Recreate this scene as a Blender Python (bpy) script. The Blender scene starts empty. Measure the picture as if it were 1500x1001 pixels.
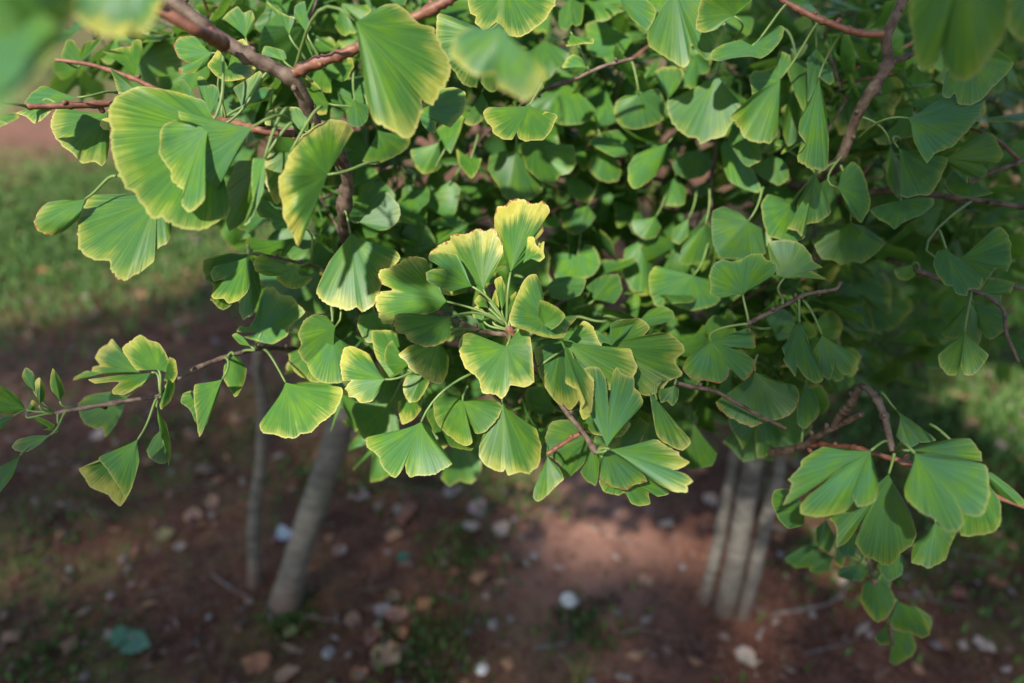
import bpy, bmesh, math, random
import numpy as np
from mathutils import Vector, Matrix, noise as mnoise

random.seed(7); RNG = np.random.default_rng(7)
scene = bpy.context.scene
COL = scene.collection
R = math.radians

# ------------------------------------------------------------------ camera
CAM_H, PITCH, FPX = 1.15, R(30), 1000.0          # 24 mm on a 36 mm sensor, 1500 px wide photograph
cd = bpy.data.cameras.new('camera'); cam = bpy.data.objects.new('camera', cd); COL.objects.link(cam)
cam.location = (0, 0, CAM_H); cam.rotation_euler = (R(90) - PITCH, 0, 0)
cd.sensor_width = 36; cd.lens = 24; cd.clip_start = 0.02; cd.clip_end = 500
cd.dof.use_dof = True; cd.dof.focus_distance = 0.52; cd.dof.aperture_fstop = 2.5
scene.camera = cam
scene.cycles.max_bounces = 7; scene.cycles.diffuse_bounces = 4; scene.cycles.glossy_bounces = 2; scene.cycles.transmission_bounces = 4
# ------------------------------------------------------------------ light
SUN_EL, SUN_AZ = R(45), R(-155)                   # azimuth from +Y, clockwise: sun stands left of and behind the camera
S = Vector((math.sin(SUN_AZ) * math.cos(SUN_EL), math.cos(SUN_AZ) * math.cos(SUN_EL), math.sin(SUN_EL)))
w = bpy.data.worlds.new('World'); scene.world = w; w.use_nodes = True
nt = w.node_tree; sky = nt.nodes.new('ShaderNodeTexSky'); sky.sky_type = 'NISHITA'; sky.sun_disc = False
sky.sun_elevation = SUN_EL; sky.sun_rotation = SUN_AZ
nt.links.new(sky.outputs[0], nt.nodes['Background'].inputs[0]); nt.nodes['Background'].inputs[1].default_value = 0.128
sd = bpy.data.lights.new('sun', 'SUN'); so = bpy.data.objects.new('sun', sd); COL.objects.link(so)
sd.energy = 5.0; sd.angle = R(1.6); sd.color = (1, 0.955, 0.88)
so.location = S * 20; so.rotation_euler = S.to_track_quat('Z', 'Y').to_euler()
vs = scene.view_settings; vs.view_transform = 'Standard'; vs.look = 'None'; vs.exposure = 0.95; vs.gamma = 1

# ------------------------------------------------------------------ helpers
CR = np.array((1.0, 0, 0)); CU = np.array((0, math.sin(PITCH), math.cos(PITCH))); CF = np.array((0, math.cos(PITCH), -math.sin(PITCH)))
C0 = np.array((0, 0, CAM_H))
def P(x, y, d):
    """a point seen at photograph pixel (x, y), d metres in front of the lens"""
    x = np.asarray(x, float); y = np.asarray(y, float); d = np.asarray(d, float)
    return C0 + ((x - 750) / FPX * d)[..., None] * CR + (-(y - 500.5) / FPX * d)[..., None] * CU + d[..., None] * CF
def PG(x, y, z=0.0):
    """the point of the ground seen at a pixel"""
    v = (x - 750) / FPX * CR - (y - 500.5) / FPX * CU + CF
    return C0 + v * ((z - CAM_H) / v[2])
def PY(x, y, Y):
    v = (x - 750) / FPX * CR - (y - 500.5) / FPX * CU + CF
    return C0 + v * (Y / v[1])
def tag(o, label=None, cat=None, group=None, kind=None):
    for k, v in (('label', label), ('category', cat), ('group', group), ('kind', kind)):
        if v: o[k] = v
    return o
def link(name, me, parent=None, loc=(0, 0, 0)):
    o = bpy.data.objects.new(name, me); COL.objects.link(o); o.location = loc
    if parent: o.parent = parent
    return o
def mesh(name, v, f, mat=None, smooth=True):
    me = bpy.data.meshes.new(name); me.from_pydata([tuple(p) for p in v], [], f)
    if mat: me.materials.append(mat)
    if smooth: me.polygons.foreach_set('use_smooth', [True] * len(me.polygons))
    me.update(); return me
def attr(me, name, typ, arr, key):
    a = me.attributes.new(name, typ, 'POINT'); a.data.foreach_set(key, np.asarray(arr, np.float32).ravel())
def catmull(pts, n):
    pts = np.asarray(pts, float); k = len(pts)
    seg = np.r_[0, np.cumsum(np.linalg.norm(np.diff(pts, axis=0)[:, :3], axis=1) + 1e-9)]
    t = np.linspace(0, seg[-1], n); i = np.clip(np.searchsorted(seg, t, 'right') - 1, 0, k - 2)
    u = ((t - seg[i]) / (seg[i + 1] - seg[i]))[:, None]
    p0 = pts[np.maximum(i - 1, 0)]; p1 = pts[i]; p2 = pts[i + 1]; p3 = pts[np.minimum(i + 2, k - 1)]
    m1 = (p2 - p0) * .30; m2 = (p3 - p1) * .30
    return (2*u**3-3*u**2+1)*p1 + (u**3-2*u**2+u)*m1 + (-2*u**3+3*u**2)*p2 + (u**3-u**2)*m2
def tube(path, rad, sides=6, cap=True):
    """rings swept along a polyline -> verts, faces"""
    path = np.asarray(path, float); n = len(path); rad = np.broadcast_to(np.asarray(rad, float), (n,))
    T = np.gradient(path, axis=0); T /= np.linalg.norm(T, axis=1)[:, None] + 1e-12
    ref = np.array((.31, .17, .93)) if abs(T[0][2]) < .9 else np.array((1., 0, 0))
    V = []; F = []
    for i in range(n):
        a = np.cross(T[i], ref); a /= np.linalg.norm(a) + 1e-9; b = np.cross(T[i], a); ref = np.cross(a, T[i])
        for k in range(sides):
            an = 2 * math.pi * k / sides
            V.append(path[i] + (math.cos(an) * a + math.sin(an) * b) * rad[i])
    for i in range(n - 1):
        for k in range(sides):
            k2 = (k + 1) % sides
            F.append((i*sides + k, i*sides + k2, (i+1)*sides + k2, (i+1)*sides + k))
    if cap:
        F.append(tuple(range(sides - 1, -1, -1))); F.append(tuple(range((n-1)*sides, n*sides)))
    return V, F
def wob(t, seed, f=1.0):
    return np.array([mnoise.noise(Vector((float(x) * f, seed * 3.71, seed * 1.37))) for x in np.atleast_1d(t)])

# ------------------------------------------------------------------ materials
def newmat(name):
    m = bpy.data.materials.new(name); m.use_nodes = True; t = m.node_tree
    for n in list(t.nodes): t.nodes.remove(n)
    return m, t
class NB:
    def __init__(s, t): s.t = t
    def n(s, typ, **kw):
        nd = s.t.nodes.new(typ)
        for k, v in kw.items(): setattr(nd, k, v)
        return nd
    def l(s, a, b): s.t.links.new(a, b)
    def math(s, op, a, b=None, c=None, clamp=False):
        nd = s.n('ShaderNodeMath', operation=op, use_clamp=clamp)
        for i, v in enumerate((a, b, c)):
            if v is None: continue
            if isinstance(v, (int, float)): nd.inputs[i].default_value = v
            else: s.l(v, nd.inputs[i])
        return nd.outputs[0]
    def mix(s, f, a, b, mode='MIX'):
        nd = s.n('ShaderNodeMix', data_type='RGBA', blend_type=mode)
        for i, v in ((0, f), (6, a), (7, b)):
            if isinstance(v, (int, float)): nd.inputs[i].default_value = v
            elif isinstance(v, tuple): nd.inputs[i].default_value = (*v, 1)
            else: s.l(v, nd.inputs[i])
        return nd.outputs[2]
    def ramp(s, f, lo, hi):
        nd = s.n('ShaderNodeMapRange', interpolation_type='SMOOTHSTEP')
        s.l(f, nd.inputs[0])
        for i, v in ((1, lo), (2, hi)):
            if isinstance(v, (int, float)): nd.inputs[i].default_value = v
            else: s.l(v, nd.inputs[i])
        return nd.outputs[0]
    def noise(s, vec, scale, detail=3, rough=.5):
        nd = s.n('ShaderNodeTexNoise'); nd.inputs['Scale'].default_value = scale
        nd.inputs['Detail'].default_value = detail; nd.inputs['Roughness'].default_value = rough
        if vec is not None: s.l(vec, nd.inputs['Vector'])
        return nd.outputs[0]

def leaf_material():
    m, t = newmat('ginkgo_leaf'); b = NB(t)
    uv = b.n('ShaderNodeAttribute', attribute_name='leaf_uv'); tint = b.n('ShaderNodeAttribute', attribute_name='leaf_tint')
    sx = b.n('ShaderNodeSeparateXYZ'); b.l(uv.outputs['Vector'], sx.inputs[0])
    th, r, sd_ = sx.outputs
    tc = b.n('ShaderNodeSeparateColor'); b.l(tint.outputs['Color'], tc.inputs[0])
    yel, brown, glau = tc.outputs
    val = tint.outputs['Alpha']
    # veins fan out from the stalk: fine lines across the angle, stretched along the radius
    cv = b.n('ShaderNodeCombineXYZ'); b.l(b.math('MULTIPLY', th, 60.0), cv.inputs[0]); b.l(b.math('MULTIPLY', r, 0.9), cv.inputs[1]); b.l(sd_, cv.inputs[2])
    vein = b.noise(cv.outputs[0], 1.0, 4, .65)
    cf = b.n('ShaderNodeCombineXYZ'); b.l(b.math('MULTIPLY', th, 3.2), cf.inputs[0]); b.l(b.math('MULTIPLY', r, 2.6), cf.inputs[1]); b.l(sd_, cf.inputs[2])
    blot = b.noise(cf.outputs[0], 1.0, 3, .5)
    cs = b.n('ShaderNodeCombineXYZ'); b.l(b.math('MULTIPLY', th, 14.0), cs.inputs[0]); b.l(b.math('MULTIPLY', r, 7.0), cs.inputs[1]); b.l(sd_, cs.inputs[2])
    spot = b.noise(cs.outputs[0], 1.6, 4, .6)
    green = b.mix(glau, (0.060, 0.160, 0.010), (0.066, 0.176, 0.070))
    green = b.mix(b.ramp(blot, .35, .75), green, (0.105, 0.220, 0.012))
    green = b.mix(b.ramp(vein, .40, .62), b.mix(0.48, green, (0.022, 0.075, 0.010)), green)
    # autumn yellow creeping in from the rim
    rr = b.math('ADD', r, b.math('MULTIPLY', b.math('SUBTRACT', blot, .5), .42))
    rr = b.math('ADD', rr, b.math('MULTIPLY', b.math('SUBTRACT', vein, .5), .42))
    ca = b.n('ShaderNodeCombineXYZ'); b.l(b.math('MULTIPLY', th, 4.5), ca.inputs[0]); b.l(b.math('ADD', sd_, 5.5), ca.inputs[1]); b.l(b.math('MULTIPLY', r, .8), ca.inputs[2])
    sect = b.ramp(b.noise(ca.outputs[0], 1.0, 3, .6), .32, .68)
    edge = b.math('SUBTRACT', 1.09, b.math('MULTIPLY', b.math('MULTIPLY', yel, .31), b.math('ADD', .45, b.math('MULTIPLY', sect, .8))))
    yf = b.ramp(rr, b.math('SUBTRACT', edge, .21), b.math('ADD', edge, .13))
    ycol = b.mix(b.ramp(spot, .35, .7), (0.40, 0.36, 0.055), (0.47, 0.45, 0.12))
    col = b.mix(b.math('MULTIPLY', yf, b.math('ADD', .22, b.math('MULTIPLY', yel, .8)), clamp=True), green, ycol)
    rimf = b.math('MULTIPLY', b.ramp(r, .955, .995), b.math('ADD', .10, b.math('MULTIPLY', yel, .8)), clamp=True)
    col = b.mix(rimf, col, (0.56, 0.47, 0.16))
    # browned, dried rim and freckles
    br = b.math('ADD', b.math('MULTIPLY', b.math('SUBTRACT', spot, .60), 1.5), b.math('MULTIPLY', b.math('SUBTRACT', r, .945), 6.0))
    br = b.ramp(b.math('ADD', br, b.math('MULTIPLY', brown, .40)), .38, .52)
    col = b.mix(b.math('MULTIPLY', br, b.math('MULTIPLY', brown, 1.6), clamp=True), col, (0.25, 0.085, 0.03))
    frk = b.ramp(b.noise(cs.outputs[0], 5.0, 2, .6), .70, .78)
    col = b.mix(b.math('MULTIPLY', frk, .45), col, (0.30, 0.27, 0.09))
    hs = b.n('ShaderNodeHueSaturation'); b.l(col, hs.inputs['Color']); b.l(val, hs.inputs['Value']); col = hs.outputs[0]
    bump = b.n('ShaderNodeBump'); bump.inputs['Strength'].default_value = .22; bump.inputs['Distance'].default_value = .0006
    b.l(vein, bump.inputs['Height'])
    pr = b.n('ShaderNodeBsdfPrincipled'); b.l(col, pr.inputs['Base Color']); pr.inputs['Roughness'].default_value = .46
    pr.inputs['Specular IOR Level'].default_value = .30; b.l(bump.outputs[0], pr.inputs['Normal'])
    tr = b.n('ShaderNodeBsdfTranslucent'); b.l(b.mix(.45, col, (0.24, 0.44, 0.045)), tr.inputs['Color']); b.l(bump.outputs[0], tr.inputs['Normal'])
    ms = b.n('ShaderNodeMixShader'); ms.inputs[0].default_value = .34; b.l(pr.outputs[0], ms.inputs[1]); b.l(tr.outputs[0], ms.inputs[2])
    out = b.n('ShaderNodeOutputMaterial'); b.l(ms.outputs[0], out.inputs[0])
    return m
def plain_material(name, c1, c2, scale, rough=.7, bump=.3, stretch=(1, 1, 1), spec=.3, dist=.001):
    m, t = newmat(name); b = NB(t)
    tc = b.n('ShaderNodeTexCoord'); mp = b.n('ShaderNodeMapping'); b.l(tc.outputs['Object'], mp.inputs[0]); mp.inputs['Scale'].default_value = stretch
    nz = b.noise(mp.outputs[0], scale, 5, .6)
    pr = b.n('ShaderNodeBsdfPrincipled'); b.l(b.mix(b.ramp(nz, .3, .7), c1, c2), pr.inputs['Base Color'])
    pr.inputs['Roughness'].default_value = rough; pr.inputs['Specular IOR Level'].default_value = spec
    bp = b.n('ShaderNodeBump'); bp.inputs['Strength'].default_value = bump; bp.inputs['Distance'].default_value = dist; b.l(nz, bp.inputs['Height']); b.l(bp.outputs[0], pr.inputs['Normal'])
    out = b.n('ShaderNodeOutputMaterial'); b.l(pr.outputs[0], out.inputs[0]); return m
def trunk_material():
    m, t = newmat('grey_bark'); b = NB(t)
    tc = b.n('ShaderNodeTexCoord'); mp = b.n('ShaderNodeMapping'); b.l(tc.outputs['Object'], mp.inputs[0]); mp.inputs['Scale'].default_value = (1, 1, 3.2)
    n1 = b.noise(mp.outputs[0], 30, 5, .65); n2 = b.noise(tc.outputs['Object'], 9, 3, .5)
    wv = b.n('ShaderNodeTexWave', wave_type='BANDS', bands_direction='Z'); b.l(tc.outputs['Object'], wv.inputs[0])
    wv.inputs['Scale'].default_value = 9; wv.inputs['Distortion'].default_value = 5; wv.inputs['Detail'].default_value = 3; wv.inputs['Detail Scale'].default_value = 2
    col = b.mix(b.ramp(n1, .3, .72), (0.065, 0.055, 0.044), (0.19, 0.168, 0.138))
    col = b.mix(b.math('MULTIPLY', b.ramp(wv.outputs[1], .55, .9), .35), col, (0.10, 0.085, 0.068))
    col = b.mix(b.math('MULTIPLY', b.ramp(n2, .52, .7), .4), col, (0.13, 0.14, 0.085))
    z = b.n('ShaderNodeSeparateXYZ'); b.l(tc.outputs['Object'], z.inputs[0])
    soil = b.ramp(b.math('ADD', z.outputs[2], b.math('MULTIPLY', n2, -.10)), .05, -.045)       # splashed earth at the foot
    col = b.mix(b.math('MULTIPLY', soil, .75), col, (0.10, 0.058, 0.042))
    pr = b.n('ShaderNodeBsdfPrincipled'); b.l(col, pr.inputs['Base Color']); pr.inputs['Roughness'].default_value = .8
    bp = b.n('ShaderNodeBump'); bp.inputs['Strength'].default_value = .8; bp.inputs['Distance'].default_value = .005; b.l(n1, bp.inputs['Height']); b.l(bp.outputs[0], pr.inputs['Normal'])
    out = b.n('ShaderNodeOutputMaterial'); b.l(pr.outputs[0], out.inputs[0]); return m
def ground_material():
    m, t = newmat('red_soil'); b = NB(t)
    tc = b.n('ShaderNodeTexCoord'); o = tc.outputs['Object']
    n1 = b.noise(o, 2.2, 4, .6); n2 = b.noise(o, 14, 5, .65); n3 = b.noise(o, 75, 4, .7); n4 = b.noise(o, 3.7, 5, .7)
    col = b.mix(b.ramp(n2, .3, .7), (0.062, 0.021, 0.0115), (0.145, 0.054, 0.030))
    col = b.mix(b.math('MULTIPLY', b.ramp(n3, .55, .78), .45), col, (0.20, 0.14, 0.12))
    col = b.mix(b.math('MULTIPLY', b.ramp(n3, .42, .28), .6), col, (0.03, 0.018, 0.014))
    vo = b.n('ShaderNodeTexVoronoi'); vo.inputs['Scale'].default_value = 26; vo.inputs['Randomness'].default_value = 1
    wp = b.n('ShaderNodeVectorMath', operation='ADD'); b.l(o, wp.inputs[0]); nv = b.n('ShaderNodeTexNoise'); nv.inputs['Scale'].default_value = 20; b.l(o, nv.inputs[0]); b.l(nv.outputs['Color'], wp.inputs[1]); b.l(wp.outputs[0], vo.inputs[0])
    vc = b.n('ShaderNodeSeparateColor'); b.l(vo.outputs['Color'], vc.inputs[0])
    col = b.mix(b.math('MULTIPLY', b.ramp(vc.outputs[0], .60, .72), .55), col, b.mix(vc.outputs[1], (0.16, 0.075, 0.045), (0.19, 0.13, 0.105)))
    col = b.mix(b.math('MULTIPLY', b.ramp(vc.outputs[2], .35, .2), .6), col, (0.024, 0.013, 0.010))
    at = b.n('ShaderNodeAttribute', attribute_name='cover'); sc = b.n('ShaderNodeSeparateColor'); b.l(at.outputs['Color'], sc.inputs[0])
    moss = b.math('MULTIPLY', sc.outputs[0], b.ramp(b.math('ADD', b.math('MULTIPLY', n4, .6), b.math('MULTIPLY', n2, .4)), .42, .60), clamp=True)
    col = b.mix(moss, col, b.mix(n3, (0.045, 0.105, 0.02), (0.11, 0.175, 0.04)))
    bare = b.math('MULTIPLY', sc.outputs[1], b.ramp(n2, .2, .55))  # paler soil: bare bands and a painted pool of sunlight
    col = b.mix(b.math('MULTIPLY', bare, .8), col, b.mix(n3, (0.20, 0.095, 0.064), (0.34, 0.19, 0.14)))
    pr = b.n('ShaderNodeBsdfPrincipled'); b.l(col, pr.inputs['Base Color']); pr.inputs['Roughness'].default_value = .95; pr.inputs['Specular IOR Level'].default_value = .15
    bp = b.n('ShaderNodeBump'); bp.inputs['Strength'].default_value = .7; bp.inputs['Distance'].default_value = .006; b.l(b.math('ADD', n3, n2), bp.inputs['Height']); b.l(bp.outputs[0], pr.inputs['Normal'])
    out = b.n('ShaderNodeOutputMaterial'); b.l(pr.outputs[0], out.inputs[0]); return m
def attr_material(name, rough=.8, transl=0.0):
    m, t = newmat(name); b = NB(t)
    at = b.n('ShaderNodeAttribute', attribute_name='tone'); tc = b.n('ShaderNodeTexCoord')
    nz = b.noise(tc.outputs['Object'], 160, 4, .6)
    col = b.mix(b.ramp(nz, .3, .75), b.mix(.45, at.outputs['Color'], (0.02, 0.015, 0.01)), at.outputs['Color'])
    pr = b.n('ShaderNodeBsdfPrincipled'); b.l(col, pr.inputs['Base Color']); pr.inputs['Roughness'].default_value = rough; pr.inputs['Specular IOR Level'].default_value = .25
    out = b.n('ShaderNodeOutputMaterial')
    if transl:
        tr = b.n('ShaderNodeBsdfTranslucent'); b.l(col, tr.inputs[0]); ms = b.n('ShaderNodeMixShader'); ms.inputs[0].default_value = transl
        b.l(pr.outputs[0], ms.inputs[1]); b.l(tr.outputs[0], ms.inputs[2]); b.l(ms.outputs[0], out.inputs[0])
    else: b.l(pr.outputs[0], out.inputs[0])
    return m
M_LEAF = leaf_material(); M_TRUNK = trunk_material(); M_GROUND = ground_material()
M_STALK = plain_material('leaf_stalk', (0.085, 0.145, 0.03), (0.155, 0.215, 0.065), 40, .5, .1, spec=.4)
M_TWIG = plain_material('brown_twig', (0.045, 0.026, 0.017), (0.15, 0.105, 0.075), 120, .65, .9, (1, 1, 1), .35)
M_RED = plain_material('reddish_twig', (0.10, 0.034, 0.020), (0.21, 0.088, 0.050), 110, .55, .7, (1, 1, 1), .4)
M_STICK = plain_material('dead_stick', (0.085, 0.062, 0.05), (0.18, 0.145, 0.125), 60, .85, .5)
M_STONE = plain_material('white_pebble', (0.42, 0.38, 0.34), (0.64, 0.61, 0.57), 50, .75, .5)
M_STONE2 = plain_material('grey_pebble', (0.17, 0.15, 0.14), (0.30, 0.27, 0.25), 50, .75, .5)
M_CHIP = attr_material('litter'); M_GRASS = attr_material('grass_blade', .55, .25); M_DRY = attr_material('dry_leaf', .7, .12)

# ------------------------------------------------------------------ ground
def axis(lo, hi, step, far, g=1.22):
    a = list(np.arange(lo, hi, step)); s = step
    while a[-1] < far: s *= g; a.append(a[-1] + s)
    s = step
    while a[0] > -far: s *= g; a.insert(0, a[0] - s)
    return np.array(a)
gx = axis(-1.7, 1.7, .021, 90); gy = axis(.35, 3.2, .021, 90)
X, Y = np.meshgrid(gx, gy)
def fbm(x, y, f, o=4, seed=0.0):
    out = np.zeros(x.size); xs, ys = x.ravel(), y.ravel()
    for i in range(x.size): out[i] = mnoise.fractal(Vector((xs[i]*f, ys[i]*f, seed)), 1.0, 2.0, o)
    return out.reshape(x.shape)
near = np.clip(1.6 - np.hypot(X, Y - 1.5) / 4, 0, 1)
Z = near * (fbm(X, Y, 9, 4) * .008 + fbm(X, Y, 1.3, 2, 4.) * .018) - .004
def blob(cx, cy, rx, ry): return np.exp(-(((X - cx)/rx)**2 + ((Y - cy)/ry)**2))
n_low = fbm(X, Y, .9, 3, 9.)
cover = np.zeros((X.size, 4), np.float32)
g_ = (blob(-1.9, 3.3, .9, .9) * 1.5 + blob(-3.2, 3.1, 1.2, 1.0) + blob(1.35, 1.9, .65, .8) * 1.4 + blob(2.6, 2.2, 1.2, 1.2) + blob(-.15, 1.75, .5, .3)*.5 + .04
      + np.clip((np.hypot(X, Y) - 4) * .25, 0, .8) + blob(-1.15, 1.0, .35, .3) * .55 + blob(-.62, .72, .2, .12)*.5 + blob(0., .85, .15, .12)*.4 + blob(-.05, 1.4, .2, .15)*.4)
bandsoil = np.clip(1 - np.abs(Y - 5.2) / .8, 0, 1) * .8
cover[:, 0] = np.clip(g_ + n_low * .25 - bandsoil, 0, 1).ravel()
pc = PG(850, 770); cover[:, 1] = np.clip(blob(pc[0], pc[1], .17, .36) * 1.4 + blob(-1.6, 1.75, .7, .25)*.4 + bandsoil*.6, 0, 1).ravel()  # pool of sunlight painted as paler soil, along with the bare bands
ny, nx = X.shape
idx = np.arange(ny * nx).reshape(ny, nx)
F = np.stack([idx[:-1, :-1], idx[:-1, 1:], idx[1:, 1:], idx[1:, :-1]], -1).reshape(-1, 4)
gme = mesh('ground', np.stack([X, Y, Z], -1).reshape(-1, 3), F.tolist(), M_GROUND)
attr(gme, 'cover', 'FLOAT_COLOR', cover, 'color')
tag(link('ground', gme), kind='structure')
def gz(x, y):
    n_ = min(max(1.6 - math.hypot(x, y - 1.5) / 4, 0), 1)
    return n_ * (mnoise.fractal(Vector((x*9, y*9, 0)), 1., 2., 4) * .008 + mnoise.fractal(Vector((x*1.3, y*1.3, 4.)), 1., 2., 2) * .018) - .004

# ------------------------------------------------------------------ trees: the things
def tree(name, loc, label):
    e = bpy.data.objects.new(name, None); COL.objects.link(e); e.location = loc; e.empty_display_size = .1
    return tag(e, label, 'tree')
bA, bB, bC = PG(412, 880), PG(1062, 893), np.array((2.2, 2.0, 0))
TREES = {'A': tree('ginkgo_tree', bA, 'ginkgo tree with one thick pale leaning stem and a thin one, yellow rimmed leaves'),
         'B': tree('ginkgo_tree', bB, 'ginkgo tree with three grey stems close together and dull green shaded leaves'),
         'C': tree('ginkgo_tree', bC, 'dark leafy ginkgo tree behind the one with three grey stems')}
TLOC = {k: np.array(t.location) for k, t in TREES.items()}
BR = {'A': [], 'B': [], 'C': []}                                   # sampled branch points per tree
def branch(tr, pts, r0, r1, mat=M_TWIG, name='branch', world=False, sides=8, n=None, knots=True):
    p = np.array([q if world else P(*q) for q in pts]); n = n or max(10, 9 * len(pts))
    c = catmull(p, n); seed = random.random() * 50
    ln = np.linalg.norm(np.diff(c, axis=0), axis=1).sum()
    rad = np.linspace(r0, r1, n) * (1 + .12 * wob(np.linspace(0, ln, n), seed, 60))
    if knots:
        for k in range(1, n - 1):
            if random.random() < .2: rad[k] *= random.uniform(1.2, 1.55)
        c = c + np.stack([wob(np.linspace(0, ln, n), seed + j, 30) for j in range(3)], -1) * min(r0, .003) * .7
    V, Fc = tube(c - TLOC[tr], rad, sides)
    step = max(2, int(n * .022 / max(ln, .02)))
    for k in range(step, n - 1, step):                              # stubby leaf spurs with their bud
        if not knots or random.random() < .3: continue
        u_ = np.array([random.gauss(0, 1) for _ in range(3)]) + np.array((0, 0, .5)); tt = c[k + 1] - c[k - 1]; tt = tt / np.linalg.norm(tt); u_ -= tt * (u_ @ tt); u_ = u_ / np.linalg.norm(u_) + tt * .4
        ls = random.uniform(.003, .006); b0 = c[k] - TLOC[tr] + u_ * rad[k] * .5; w0 = min(.0018, rad[k] * .8)
        Vk, Fk = tube([b0, b0 + u_ * ls * .5, b0 + u_ * ls * .85, b0 + u_ * ls], [w0, w0 * 1.15, w0 * 1.05, w0 * .4], 6); k0 = len(V)
        V = list(V) + list(Vk); Fc = Fc + [tuple(q + k0 for q in f) for f in Fk]
    BR[tr].extend(list(c)); return link(name, mesh(name, V, Fc, mat), TREES[tr])
def trunk(tr, pts, r0, r1):
    p = catmull(np.array(pts), 26); t = np.linspace(0, 1, 26); sd_ = random.random() * 30
    rad = r0 + (r1 - r0) * t + .55 * r0 * np.exp(-t * 22)
    V, Fc = tube(p - TLOC[tr], rad * (1 + .10 * wob(t, sd_, 11)), 18)
    V = np.array(V)
    for i, q in enumerate(V):
        k = mnoise.noise(Vector(q) * 32) * .0035; c = p[i // 18] - TLOC[tr]; d_ = q - c; V[i] = q + d_ / (np.linalg.norm(d_) + 1e-9) * k
    BR[tr].extend(list(p[-4:])); link('trunk', mesh('trunk', V, Fc, M_TRUNK), TREES[tr])
yA = bA[1]
trunk('A', [bA + (0, 0, -.03), PY(440, 800, yA), PY(470, 710, yA + .01), PY(500, 620, yA + .02), PY(520, 540, yA + .02), PY(545, 440, yA), PY(560, 330, yA + .02)], .0275, .017)
t2 = PG(370, 848)
trunk('A', [t2 + (0, 0, -.03), PY(372, 770, t2[1]), PY(383, 670, t2[1]), PY(385, 590, t2[1]), PY(378, 530, t2[1] - .02), PY(400, 440, t2[1] - .05)], .0135, .009)
for px, py, tx, ty, r0 in ((1032, 880, 1078, 668, .0125), (1062, 893, 1108, 660, .0205), (1086, 905, 1140, 690, .0135)):
    g = PG(px, py); y_ = g[1]
    trunk('B', [g + (0, 0, -.03), PY((px*2+tx)/3 + 2, (py*2+ty)/3, y_), PY((px+tx*2)/3, (py+ty*2)/3, y_), PY(tx, ty, y_ + .01), PY(tx + 12, ty - 110, y_ + .02), PY(tx + 10, ty - 260, y_ + .03)], r0, r0 * .68)
trunk('C', [bC + (0, 0, -.03), bC + (.02, .01, .4), bC + (-.02, .03, .8), bC + (-.05, .02, 1.3)], .03, .016)

# ------------------------------------------------------------------ branches
Br = branch
Br('A', [(225, -18, .45), (262, 8, .455), (300, 40, .46), (360, 80, .47), (425, 115, .48), (448, 158, .50), (463, 182, .51), (497, 225, .54), (508, 262, .56), (505, 318, .60), (512, 400, .72), (530, 450, .95)], .0046, .0062)
Br('A', [(170, -14, .40), (240, 18, .41), (290, 48, .42), (330, 66, .455)], .0034, .0040, M_RED)
Br('A', [(425, 112, .48), (470, 90, .475), (525, 70, .47), (615, 22, .46), (665, -3, .455), (700, -25, .45)], .0036, .0028, M_RED)
Br('A', [(40, 156, .49), (95, 156, .50), (165, 153, .52), (230, 160, .54), (300, 176, .55)], .0021, .0026, M_RED)
Br('A', [(80, 88, .60), (130, 95, .60), (200, 116, .59), (262, 150, .58), (310, 172, .56), (372, 190, .53), (440, 197, .52), (470, 200, .53), (505, 255, .56)], .0016, .0032, M_RED)
Br('A', [(368, 371, .555), (400, 376, .56), (440, 386, .57), (475, 393, .58), (525, 400, .66), (545, 420, .85)], .0013, .0022)
Br('A', [(78, 606, .535), (140, 596, .54), (185, 588, .545), (232, 580, .55), (258, 557, .56), (310, 530, .58), (374, 512, .61), (430, 512, .70), (500, 520, .90)], .0016, .0030)
Br('A', [(873, 664, .485), (850, 630, .50), (820, 592, .515), (803, 560, .52), (780, 528, .525), (748, 492, .525), (705, 486, .54), (668, 470, .56), (610, 440, .68), (560, 430, .92)], .0019, .0028)
Br('A', [(744, 482, .525), (748, 490, .522), (751, 500, .515)], .0036, .0028, M_RED)
Br('A', [(803, 664, .53), (825, 650, .525), (850, 636, .515)], .0017, .0017, M_RED)
Br('A', [(930, 86, .60), (885, 97, .60), (835, 118, .61), (788, 138, .63), (720, 190, .75), (620, 280, .95)], .0015, .0032)
Br('B', [(982, 560, .54), (1010, 566, .54), (1045, 572, .545), (1075, 588, .55), (1110, 607, .55), (1150, 628, .555)], .0019, .0013)
Br('B', [(1096, 475, .545), (1150, 446, .545), (1180, 431, .545), (1224, 423, .545), (1231, 412, .545)], .0017, .0014)
Br('B', [(1340, -30, .54), (1322, 0, .55), (1300, 50, .56), (1302, 92, .57), (1272, 140, .58), (1248, 190, .60), (1228, 236, .62), (1190, 268, .70), (1130, 280, .82), (1060, 292, .90), (985, 290, .95)], .0042, .0058)
Br('B', [(1125, -20, .58), (1145, 0, .58), (1200, 30, .57), (1262, 50, .565), (1300, 52, .56)], .0021, .0030, M_RED)
Br('B', [(1303, 92, .57), (1322, 86, .57), (1345, 74, .575)], .0024, .0016)
Br('B', [(1050, 205, .76), (1046, 240, .80), (1032, 292, .90)], .0020, .0030)
Br('B', [(985, 290, .95), (1060, 292, .92), (1140, 277, .88), (1190, 300, .80), (1280, 282, .70), (1360, 284, .66), (1415, 292, .64), (1510, 304, .62)], .0065, .0022)
Br('B', [(1095, 560, 1.05), (1100, 440, 1.0), (1070, 350, .98), (1040, 295, .95)], .011, .007)
Br('B', [(1340, 396, .56), (1385, 412, .56), (1440, 432, .56), (1470, 455, .56), (1474, 490, .56), (1492, 530, .56)], .0017, .0013)
Br('B', [(1300, 380, .70), (1345, 398, .66), (1400, 412, .64), (1510, 424, .62)], .0024, .0018)
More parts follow.
